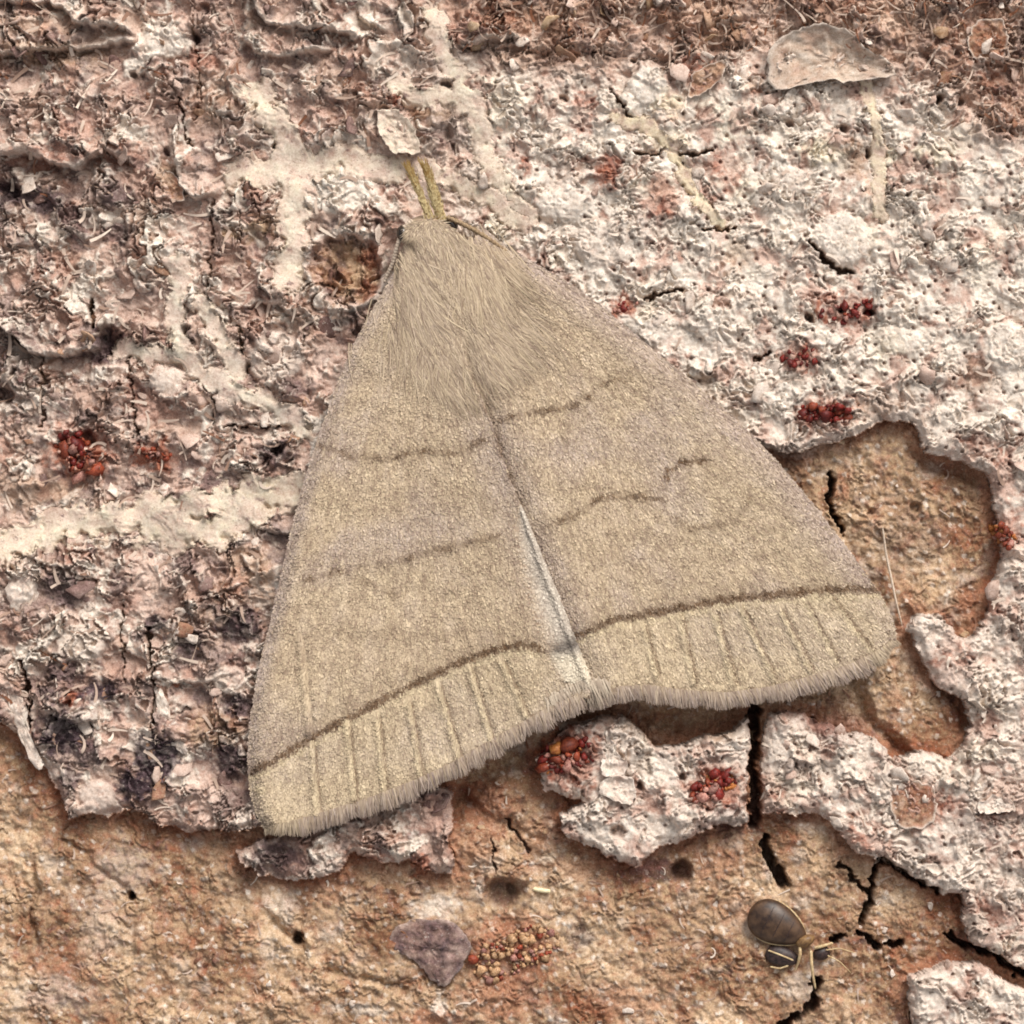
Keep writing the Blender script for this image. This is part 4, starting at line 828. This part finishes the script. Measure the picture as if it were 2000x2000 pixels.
for pts, rad in (([(846, 436, 112), (832, 408, 122), (816, 366, 138), (802, 336, 150), (795, 326, 154)], [9, 7.5, 6, 4.5, 2.5]), ([(866, 434, 110), (856, 404, 120), (842, 360, 136), (832, 332, 148), (828, 320, 152)], [9, 8.5, 8, 7, 3.5])):
    pl_ = under(obj('labial_palp', tube('labial_palp', pts, rad, None), M['palp']), moth)
    Pp = np.array(pts, float); dl = np.r_[0, np.cumsum(np.linalg.norm(np.diff(Pp, axis=0), axis=1))]; nq = 110; tq = R.uniform(0, 1, nq) ** .9 * dl[-1]
    cq = np.stack([np.interp(tq, dl, Pp[:, i]) for i in range(3)], 1); rq = np.interp(tq, dl, rad); axq = Pp[-1] - Pp[0]; axq = axq[:2] / np.linalg.norm(axq[:2]); pq = np.array([-axq[1], axq[0]])
    oq = R.uniform(-1, 1, nq); dq = axq[None] + pq[None] * (oq * .22 + R.normal(0, .08, nq))[:, None]; Lq = R.uniform(10, 22, nq); tt = np.linspace(0, 1, 4)
    xy = cq[:, None, :2] + pq[None, None] * (oq * rq)[:, None, None] + dq[:, None] * (Lq[:, None] * tt)[..., None]
    zq = (cq[:, 2] + rq * np.sqrt(np.maximum(0, 1 - oq ** 2)) + .6)[:, None] + (Lq * .28)[:, None] * tt[None] + .6
    tag(child(ribbons('palp_scales', np.concatenate([xy, zq[..., None]], 2), R.uniform(2.2, 3.8, nq), dict(t=np.clip(tq / dl[-1] + R.normal(0, .15, nq), 0, 1)), M['palp'], None), pl_, moth), kind='stuff')
for pts, rad, mt in (([(872, 424, 128), (896, 434, 128), (928, 450, 124), (962, 472, 116), (1000, 500, 100), (1040, 530, 80)], [5, 5, 4.6, 4.2, 3.6, 3], 'antenna'), ([(806, 430, 124), (786, 448, 122), (776, 480, 116), (768, 512, 104), (750, 552, 84)], [5, 5, 4.6, 4.4, 4], 'antenna_pale')):
    under(obj('antenna', tube('antenna', pts, rad, None, beads=22), M[mt]), moth)
for cx, cy, cz in ((787, 456, 116), (882, 438, 112)):
    under(obj('eye', dome('eye', cx, cy, 13, 17, 0, cz, 17, .2, 0, 10), M['eye']), moth)

# ------------------------------------------------------------------ small insect on the inner bark
M['shell'] = simple('dark_glossy_cuticle', '#2a1b14', '#58412f', .25, .42, .4, (.1, 5e-6))
M['pale_cuticle'] = simple('pale_cuticle', '#a88c66', '#cfb78e', .1, .5, .3, sss=.1)
M['amber_cuticle'] = simple('amber_cuticle', '#5e422c', '#8f6f48', .1, .45, .35)
M['dark_cuticle'] = simple('dull_dark_cuticle', '#1c1413', '#46332f', .08, .5, .4, (.08, 8e-6))
zi = float(height(1520, 1810))
bug = empty('small_insect', W(1520, 1810, zi)); bpy.context.view_layer.update()
tag(bug, 'tiny dark glossy egg-shaped insect with a pale rim and thin pale legs', 'insect')
def egg(name, cx, cy, L, Wd, ang, z0, h, taper=.35, depth=8, nr=16, na=40):
    V = []
    for i in range(nr):
        ph = math.pi / 2 * (1 - i / (nr - 1) * 1.5)
        for j in range(na):
            th = 2 * math.pi * j / na; ex = math.cos(ph) * math.cos(th); ey = math.cos(ph) * math.sin(th) * (1 - taper * ex)
            ex *= L; ey *= Wd
            V.append((cx + ex * math.cos(ang) - ey * math.sin(ang), cy + ex * math.sin(ang) + ey * math.cos(ang), z0 + math.sin(ph) * (h if ph > 0 else depth)))
    V = np.array(V); Q = [(i * na + j, i * na + (j + 1) % na, (i + 1) * na + (j + 1) % na, (i + 1) * na + j) for i in range(nr - 1) for j in range(na)]
    return mesh_np(name, WA(V[:, 0], V[:, 1], V[:, 2]), np.array(Q))
ab = under(obj('abdomen', egg('abdomen', 1519, 1806, 62, 40, math.radians(27), zi + 10, 24, .32, 24), M['shell']), bug)
rim_pts = []
for j in range(41):
    th = 2 * math.pi * j / 40; ex = 64 * math.cos(th); ey = 42 * math.sin(th) * (1 - .32 * math.cos(th)); a = math.radians(27)
    rim_pts.append((1519 + ex * math.cos(a) - ey * math.sin(a), 1806 + ex * math.sin(a) + ey * math.cos(a), zi + 11))
child(obj('rim', tube('rim', rim_pts, [2.2] * 41, None, 6), M['pale_cuticle']), ab, bug)
for off in (-22, 2, 26):
    a = math.radians(27); seg = []
    for j in range(13):
        th = math.radians(-74 + j * 148 / 12); yy = 38 * math.sin(th) * (1 - .32 * off / 62) * math.sqrt(1 - (off / 62) ** 2); zz_ = zi + 10.4 + 24 * math.cos(th) * math.sqrt(1 - (off / 62) ** 2)
        seg.append((1519 + off * math.cos(a) - yy * math.sin(a), 1806 + off * math.sin(a) + yy * math.cos(a), zz_))
    child(obj('segment_ring', tube('segment_ring', seg, [1.0] * 13, None, 5), M['dark_cuticle']), ab, bug)
wg = under(obj('wing', egg('wing', 1528, 1868, 34, 20, math.radians(12), zi + 6, 14, .2), M['dark_cuticle']), bug)
child(obj('vein', tube('vein', [(1500, 1856, zi + 17), (1526, 1866, zi + 21), (1550, 1876, zi + 19)], [1.8] * 3, None, 6), M['pale_cuticle']), wg, bug)
child(obj('vein', tube('vein', [(1504, 1888, zi + 9), (1522, 1892, zi + 10), (1540, 1886, zi + 12)], [1.8] * 3, None, 6), M['pale_cuticle']), wg, bug)
under(obj('thorax', egg('thorax', 1573, 1838, 20, 12, math.radians(-25), zi + 14, 16, .1), M['amber_cuticle']), bug)
under(obj('head', egg('head', 1604, 1862, 18, 14, math.radians(-20), zi + 8, 16, -.1), M['dark_cuticle']), bug)
for pts in ([(1612, 1856, zi + 22), (1640, 1852, zi + 26), (1672, 1862, zi + 16)], [(1616, 1866, zi + 20), (1640, 1878, zi + 22), (1662, 1900, zi + 12)]):
    under(obj('feeler', tube('feeler', pts, [1.6, 1.3, .8], None, 5), M['pale_cuticle']), bug)
for pts in ([(1562, 1848, zi + 18), (1563, 1864, zi + 22), (1559, 1880, zi + 14), (1553, 1896, zi + 3)], [(1584, 1856, zi + 18), (1585, 1884, zi + 24), (1588, 1908, zi + 14), (1593, 1932, zi + 2)], [(1590, 1852, zi + 20), (1606, 1848, zi + 26), (1627, 1842, zi + 14)]):
    under(obj('leg', tube('leg', pts, [3.4, 3.4, 2.8, 1.8][:len(pts)], None, 6), M['pale_cuticle']), bug)

# ------------------------------------------------------------------ clusters of red granules
GM = {c: simple('granule_' + c, a, b, .05, .55, .35, (.04, 9e-6), sss=.08, rndamt=.35) for c, a, b in (('red', '#4a120e', '#7a241a'), ('rust', '#66261a', '#96472b'), ('amber', '#84431f', '#b87a40'), ('pink', '#845048', '#b58878'), ('tan', '#8c6848', '#c9a27c'))}
def grain_mesh(name, seed):
    r = np.random.RandomState(seed)
    v = [(1, 0, 0), (-1, 0, 0), (0, 1, 0), (0, -1, 0), (0, 0, 1), (0, 0, -1)]; f = [(0, 2, 4), (2, 1, 4), (1, 3, 4), (3, 0, 4), (2, 0, 5), (1, 2, 5), (3, 1, 5), (0, 3, 5)]
    v = [np.array(p, float) for p in v]; cache = {}; nf = []
    def mid(a, b):
        k = (min(a, b), max(a, b))
        if k not in cache: p = v[a] + v[b]; v.append(p / np.linalg.norm(p)); cache[k] = len(v) - 1
        return cache[k]
    for a, b, c in f: x, y, z = mid(a, b), mid(b, c), mid(c, a); nf += [(a, x, z), (x, b, y), (z, y, c), (x, y, z)]
    V = np.array([p * r.uniform(.55, 1.3) for p in v]) * np.array([1, r.uniform(.6, 1), r.uniform(.6, .95)])
    return mesh_np(name, V, np.array(nf), None, True)
GRAIN = {c: [grain_mesh('granule', 50 + 7 * i + j) for i in range(5)] for j, c in enumerate(GM)}
for c in GM:
    for g in GRAIN[c]: g.materials.append(GM[c])
CLUSTERS = [  # label, cx, cy, rx, ry, n, rmin, rmax, colours
 ('rust red granule cluster in a bark hollow left of the moth', 150, 890, 56, 46, 30, 7, 19, ['rust', 'red', 'rust', 'rust', 'red', 'pink']),
 ('small dull red granule patch beside the larger rust cluster', 302, 888, 36, 16, 12, 6, 10, ['rust', 'pink', 'rust']),
 ('large glossy red and amber granule cluster just below the tail', 1108, 1474, 50, 56, 32, 9, 21, ['red', 'rust', 'rust', 'red', 'amber', 'pink', 'red', 'rust', 'red']),
 ('red granule cluster against the left side of the straight crack', 1392, 1538, 56, 30, 26, 8, 17, ['red', 'rust', 'rust', 'red', 'pink', 'red', 'amber']),
 ('scattered dark red granules on the white crust, topmost of three', 1655, 607, 52, 36, 20, 6, 11, ['red', 'red', 'pink', 'rust']),
 ('middle and smallest group of crimson granules on the white crust', 1560, 698, 34, 32, 16, 6, 10, ['red', 'pink', 'red']),
 ('compact crimson granule cluster on white crust above the brown hollow', 1610, 806, 46, 30, 26, 7, 15, ['red', 'red', 'red', 'rust']),
 ('orange granule cluster at the far side of the brown hollow', 1961, 1045, 24, 34, 18, 8, 14, ['rust', 'amber', 'pink', 'rust']),
 ('few dark red granules touching the right wing edge', 1222, 598, 26, 15, 9, 6, 9, ['red', 'red', 'pink']),
 ('loose pile of tan crumbs on the inner bark below the moth', 1008, 1862, 84, 70, 80, 6, 12, ['tan', 'tan', 'tan', 'tan', 'rust', 'tan', 'pink'])]
for lab, cx, cy, rx, ry, n, r0, r1, cols in CLUSTERS:
    zc_ = float(height(cx, cy)); root = empty('granule_cluster', W(cx, cy, zc_)); tag(root, lab, 'granule cluster', 'granule clusters on the bark'); bpy.context.view_layer.update()
    placed = []; tries = 0
    while len(placed) < int(n * 1.35) and tries < 4000:
        tries += 1; a = rnd.uniform(0, 6.283); q = math.sqrt(rnd.random()) * (.75 + .35 * math.sin(2 * a + cx) ); x = cx + rx * q * math.cos(a); y = cy + ry * q * math.sin(a); r = r0 * .7 + (r1 * 1.15 - r0 * .7) * rnd.random() ** 1.7
        if all((x - u) ** 2 + (y - v) ** 2 > (.44 * (r + w_)) ** 2 for u, v, w_ in placed): placed.append((x, y, r))
    for x, y, r in placed:
        c = rnd.choice(cols); o = bpy.data.objects.new('granule', rnd.choice(GRAIN[c])); C.objects.link(o)
        z = float(height(x, y)) + r * rnd.uniform(-.3, .4) + 4 * max(0, 1 - ((x - cx) / rx) ** 2 - ((y - cy) / ry) ** 2)
        p = W(x, y, z); o.parent = root; o.location = (p[0] - root.location[0], p[1] - root.location[1], p[2] - root.location[2]); o.scale = (r * S,) * 3
        o.rotation_euler = (rnd.uniform(0, 6), rnd.uniform(0, 6), rnd.uniform(0, 6))

# ------------------------------------------------------------------ loose flakes, chips, fibres
FATT = {'pale': dict(w=.66), 'pink': dict(w=.15), 'brown': dict(b=.85, r=.3, p=.12), 'dark': dict(p=.62, r=.2), 'grey': dict(w=.6, g=.8, c=.3), 'tan': dict(b=1.), 'amber': dict(b=.8, r=.3), 'cup': dict(b=.6, p=.25, w=.3, g=.6)}
def flake_verts(out, zf, thick, rings=(0, .4, .75, 1.0)):
    """out: outline points; zf(x, y, r) height of the upper face"""
    O = np.array(out, float); c = O.mean(0); n = len(O); V = []; Os = O
    for _ in range(4): Os = (np.roll(Os, 1, 0) + 2 * Os + np.roll(Os, -1, 0)) / 4
    for side in (0, 1):
        V.append((c[0], c[1], zf(c[0], c[1], 0) - thick * side))
        for r in rings[1:]:
            for p, p0 in zip(O, Os): q = c + (p0 + (p - p0) * max(0, r * 2 - 1) - c) * r; V.append((q[0], q[1], zf(q[0], q[1], r) - thick * side * (1 - .5 * (r == 1.0))))
    F_ = []; h = 1 + n * (len(rings) - 1)
    for side in (0, 1):
        b = side * h
        for j in range(n):
            k = (j + 1) % n; t = (b, b + 1 + j, b + 1 + k); F_.append(t[::-1] if side == 0 else t)
            for i in range(len(rings) - 2):
                a = b + 1 + i * n; q = (a + j, a + n + j, a + n + k, a + k); F_.append(q[::-1] if side == 0 else q)
    a = 1 + (len(rings) - 2) * n
    for j in range(n): k = (j + 1) % n; F_.append((a + j, a + k, a + h + k, a + h + j))
    return V, F_
def pmesh(name, V, F_, kind, att=None):
    me = bpy.data.meshes.new(name); me.from_pydata([tuple(map(float, v)) for v in V], [], F_)
    for p in me.polygons: p.use_smooth = True
    for c in KEYS:
        at = me.attributes.new(c, 'FLOAT', 'POINT'); v = np.full(len(V), FATT[kind].get(c, 0.0), f32) if att is None or c not in att else np.asarray(att[c], f32)
        at.data.foreach_set('value', v)
    me.materials.append(M['bark']); me.update(); return me
def dens(out, k=7, jit=.8):
    O = np.array(out, float); r = []
    for i in range(len(O)):
        a, b = O[i], O[(i + 1) % len(O)]
        for j in range(k): r.append(a + (b - a) * j / k)
    r = np.array(r); r = (np.roll(r, 2, 0) + np.roll(r, 1, 0) + r + np.roll(r, -1, 0) + np.roll(r, -2, 0)) / 5
    rx = r[:, 0].astype(f32); ry = r[:, 1].astype(f32); r = r + 8 * np.stack([fbm(rx, ry, 20, 3, .6, 4.), fbm(rx, ry, 20, 3, .6, 14.)], 1)
    return r + np.random.RandomState(int(abs(O.sum())) % 9999).normal(0, jit, r.shape)
BIG = [  # label, outline, material, lift, edge curl (pixels), thickness, tilt (dz per px in x, y)
 ('pale curled bark flake hanging just above the palp tips', [(736, 215), (770, 212), (795, 228), (815, 262), (823, 298), (796, 303), (766, 298), (746, 276), (738, 245)], 'grey', 16, 10, 5, (0, .18)),
 ('squarish off-white flake lying beside the large red granule cluster', [(1167, 1554), (1181, 1518), (1215, 1514), (1236, 1521), (1245, 1547), (1234, 1572), (1207, 1566)], 'pale', 12, 6, 6, (0, .1)),
 ('narrow upright whitish flake between the tail and the square flake', [(1184, 1420), (1198, 1450), (1206, 1470), (1226, 1490), (1218, 1516), (1180, 1518), (1172, 1495), (1186, 1462)], 'pale', 8, 5, 5, (.1, 0)),
 ('smooth whitish drop-shaped lobe hanging from the broad pale strand', [(46, 1085), (64, 1092), (80, 1112), (78, 1150), (69, 1184), (44, 1201), (20, 1188), (9, 1156), (18, 1122)], 'pale', 14, -14, 10, (0, 0)),
 ('cup-shaped brownish grey scale with a pale rim in the shaggy bark', [(1498, 92), (1544, 62), (1598, 42), (1652, 54), (1690, 92), (1740, 120), (1752, 148), (1676, 160), (1622, 156), (1573, 166), (1500, 176)], 'cup', 2, 26, 5, (0, 0)),
 ('red-brown pointed chip on the upper edge of the white crust', [(1345, 195), (1347, 160), (1358, 136), (1395, 120), (1424, 122), (1408, 150), (1375, 185)], 'brown', 6, 5, 5, (0, 0)),
 ('large smooth amber-brown scale in the shaggy red-brown bark', [(1898, 48), (1930, 34), (1962, 36), (1970, 80), (1962, 114), (1912, 122), (1888, 100), (1892, 70)], 'amber', 10, 6, 5, (0, 0)),
 ('pinkish brown blocky chip set in the pale right-hand crust', [(1733, 1530), (1770, 1522), (1828, 1532), (1826, 1580), (1822, 1614), (1758, 1620), (1740, 1590)], 'brown', 4, 3, 8, (0, 0)),
 ('purple-grey woody chip leaning on the pile of tan crumbs', [(757, 1838), (772, 1808), (810, 1796), (870, 1794), (905, 1815), (922, 1842), (905, 1885), (868, 1932), (848, 1922), (818, 1882), (780, 1862)], 'dark', 13, -6, 14, (.08, -.05)),
 ('brown lens-shaped flake tucked under the pale curled lip', [(318, 330), (340, 336), (358, 368), (360, 394), (338, 396), (322, 376), (312, 352)], 'brown', 4, 4, 4, (0, 0)),
 ('pale round-ended flake at the right rim of the inner-bark trench', [(1905, 1575), (1940, 1552), (1975, 1560), (1985, 1585), (1940, 1588), (1915, 1590)], 'pale', 8, 6, 5, (0, .1)),
 ('long whitish bark strip beside the jet-black patch', [(298, 1338), (318, 1342), (336, 1400), (348, 1440), (368, 1462), (366, 1478), (346, 1466), (322, 1432), (308, 1390)], 'pale', 8, -5, 7, (0, 0)),
 ('long pinkish white bark sliver at the left plate edge', [(2, 1290), (20, 1288), (38, 1330), (52, 1390), (60, 1450), (88, 1500), (70, 1506), (38, 1440), (16, 1380)], 'pale', 8, -5, 7, (0, 0))]
for lab, out, mt, lift, curl, th, tilt in BIG:
    O = dens(out); c = O.mean(0); zmed = float(np.median([height(*p) for p in O])) + lift
    sd_ = rnd.uniform(0, 99); RG = tuple(np.linspace(0, 1, 20)); pts = []
    zf = lambda x, y, r: (pts.append((x, y, r)), 0.0)[1]
    V, F_ = flake_verts(O, zf, 0, RG); P = np.array(pts, f32); x, y, r = P.T; half = len(P) // 2
    z = zmed + curl * r ** 2.4 + tilt[0] * (x - c[0]) + tilt[1] * (y - c[1]) + 13 * fbm(x, y, 34, 4, .6, sd_) + 7 * (ridged(x, y, 24, 3, .6, sd_) - .5)
    z[half:] -= (th + 8 + lift) * (1 - .6 * (r[half:] > .99))
    nz = fbm(x, y, 30, 4, .65, sd_ + 5); base = FATT[mt]; att = {cc: np.clip(base.get(cc, 0) + (.9 * nz if base.get(cc, 0) else np.maximum(0, nz * .8 - .1)), 0, 1) for cc in 'wprbg'}
    att['w'] = np.maximum(att['w'], .7 * sst(.86, 1, r)); att['w'] *= .2 if mt == 'dark' else 1; att['p'] *= 1 if mt == 'dark' else .6; att['r'] *= .7 if mt not in ('brown', 'amber') else 1
    V = [W(*v) for v in zip(x, y, z)]
    b = W(c[0], c[1], zmed); o = bpy.data.objects.new('bark_flake', pmesh('bark_flake', [(v[0] - b[0], v[1] - b[1], v[2] - b[2]) for v in V], F_, mt, att)); C.objects.link(o); o.location = b
    tag(o, lab, 'flake', 'loose flakes on the bark')

def chip_mesh(mt, seed):
    r = random.Random(seed); n = 9; out = []
    el = r.uniform(.45, 1)
    for j in range(n): a = 2 * math.pi * j / n + r.uniform(-.25, .25); q = r.uniform(.65, 1.15); out.append((q * math.cos(a), q * math.sin(a) * el))
    cu, cv = r.uniform(-.35, .4), r.uniform(-.3, .3)
    V, F_ = flake_verts(out, lambda x, y, rr: cu * x * x + cv * y * y + .12 * math.sin(4 * x + seed) * rr, r.uniform(.10, .3), (0, .6, 1.0))
    return pmesh('flake', V, F_, mt)
CHIP = {m_: [chip_mesh(m_, 10 * i + 3) for i in range(8)] for m_ in FATT}
def mothd(x, y): return float(poly_sd(np.array([x], f32), np.array([y], f32), MOTH)[0])
def scatter(n, box, labs, mats, r0, r1, tiltmax, sink=.2):
    got = tries = 0
    while got < n and tries < n * 30:
        tries += 1; x = rnd.uniform(box[0], box[2]); y = rnd.uniform(box[1], box[3])
        i, j = int((x - G0) / GS), int((y - G0) / GS)
        L_ = LAB[j, i]
        if L_ not in labs or mothd(x, y) > -26: continue
        if any(((x - c[1]) / (c[3] + 14)) ** 2 + ((y - c[2]) / (c[4] + 14)) ** 2 < 1 for c in CLUSTERS): continue
        if ((x - 1530) / 120) ** 2 + ((y - 1830) / 110) ** 2 < 1: continue
        par = bark if L_ == 0 else PLATE[names[L_ - 1]]
        r = r0 * (r1 / r0) ** (rnd.random() ** 1.6); o = bpy.data.objects.new('flake', rnd.choice(CHIP[rnd.choice(mats)])); C.objects.link(o); o.parent = par
        o.location = W(x, y, float(height(x, y)) + r * sink); o.scale = (r * S, r * S, r * S * rnd.uniform(.7, 1.3)); o.rotation_euler = (rnd.gauss(0, tiltmax), rnd.gauss(0, tiltmax), rnd.uniform(0, 6.283)); got += 1
iPL, iPT, iC1, iC2 = names.index('PL') + 1, names.index('PT') + 1, names.index('C1') + 1, names.index('C2') + 1
iC3, iC5, iC6 = names.index('C3') + 1, names.index('C5') + 1, names.index('C6') + 1
scatter(150, (-60, -60, 900, 1620), {iPL, iC6}, ['pale', 'pink', 'pink', 'pale', 'dark', 'brown'], 8, 30, .45)
scatter(70, (880, -60, 2060, 260), {iPT}, ['brown', 'pink', 'brown', 'pale', 'tan'], 8, 28, .6)
scatter(80, (860, 60, 2060, 1100), {iC1}, ['pale', 'pale', 'pale', 'pink'], 8, 26, .4)
scatter(60, (1470, 1050, 2060, 2060), {iC2, iC5, iC3}, ['pale', 'pale', 'pink'], 8, 26, .4)
scatter(90, (-60, 850, 2060, 2060), {0}, ['tan', 'tan', 'brown', 'pale'], 6, 15, .4)

# torn bark fibres, too many to count
fm = NT('bark_fibres'); fc = fm.mix(fm.attr('k'), srgb('#7a503a'), srgb('#d9c7b6')); fm.l(fc, fm.b.inputs['Base Color']); fm.rough(.8); fm.spec(.2)
def fibres(name, par, lab, box, n, lmin, lmax, wmin, wmax, kmean, keepm=26):
    x = R.uniform(box[0], box[2], n * 3); y = R.uniform(box[1], box[3], n * 3)
    i = ((x - G0) / GS).astype(int).clip(0, NX - 1); j = ((y - G0) / GS).astype(int).clip(0, NX - 1)
    ok = np.isin(LAB[j, i], list(lab)) & (poly_sd(x.astype(f32), y.astype(f32), MOTH) < -keepm); x, y = x[ok][:n], y[ok][:n]; n = len(x)
    a = 6.283 * fbm(x.astype(f32), y.astype(f32), 160, 2, .5, 301.) * 1.3 + R.normal(0, .7, n); L = R.uniform(lmin, lmax, n); cv = R.normal(0, 1.0, n); k = 7; tt = np.linspace(-.5, .5, k)
    ang = a[:, None] + cv[:, None] * tt[None]; st = np.stack([np.cos(ang), np.sin(ang)], -1) * (L / (k - 1))[:, None, None]
    xy = np.stack([x, y], 1)[:, None] + np.cumsum(st, 1) - st.sum(1, keepdims=True) / 2
    z = height(xy[..., 0], xy[..., 1]); z = .35 * z + .65 * z.mean(1, keepdims=True) + 2 + R.uniform(-1, 4, n)[:, None] + (R.uniform(-.12, .12, n) * L)[:, None] * tt[None] * 2
    o = ribbons(name, np.concatenate([xy, z[..., None]], 2), R.uniform(wmin, wmax, n), dict(k=np.clip(R.normal(kmean, .25, n), 0, 1)), fm.m, None, tip=.4); o.parent = par
    return tag(o, kind='stuff')
fibres('fibres', PLATE['PT'], {iPT}, (860, -80, 2080, 280), 520, 14, 60, 2, 6, .35)
fibres('fibres', PLATE['PL'], {iPL}, (-80, -80, 900, 1620), 480, 12, 60, 2.5, 8, .55, 48)
fibres('fibres', PLATE['C1'], {iC1}, (880, 80, 2080, 1100), 160, 10, 38, 3, 8, .8)
fibres('fibres', PLATE['C2'], {iC2}, (1470, 1090, 2080, 1900), 90, 8, 34, 3, 7, .8)
fibres('fibres', bark, {0}, (-80, 800, 2080, 2080), 160, 8, 30, 2, 5, .4)

# single hair beside the right wing tip, pale splinter on the inner bark
h_ = lambda x, y, d: (x, y, float(height(x, y)) + d)
tag(obj('hair', tube('hair', [h_(1724, 1030, 16), h_(1730, 1080, 20), h_(1741, 1130, 18), h_(1750, 1175, 16), h_(1762, 1222, 10)], [2.0, 2.4, 2.4, 2.2, 1.6], None, 6), M['antenna_pale']), 'single fine curved hair standing beside the right wing tip', 'hair')
tag(obj('splinter', tube('splinter', [h_(1041, 1736, 5), h_(1058, 1739, 6), h_(1075, 1741, 5)], [3.5, 5, 4], None, 6), simple('splinter_wood', '#d8c79a', '#efe2bd', .05, .6, .3)), 'tiny cream splinter lying on the inner bark below the moth', 'splinter')
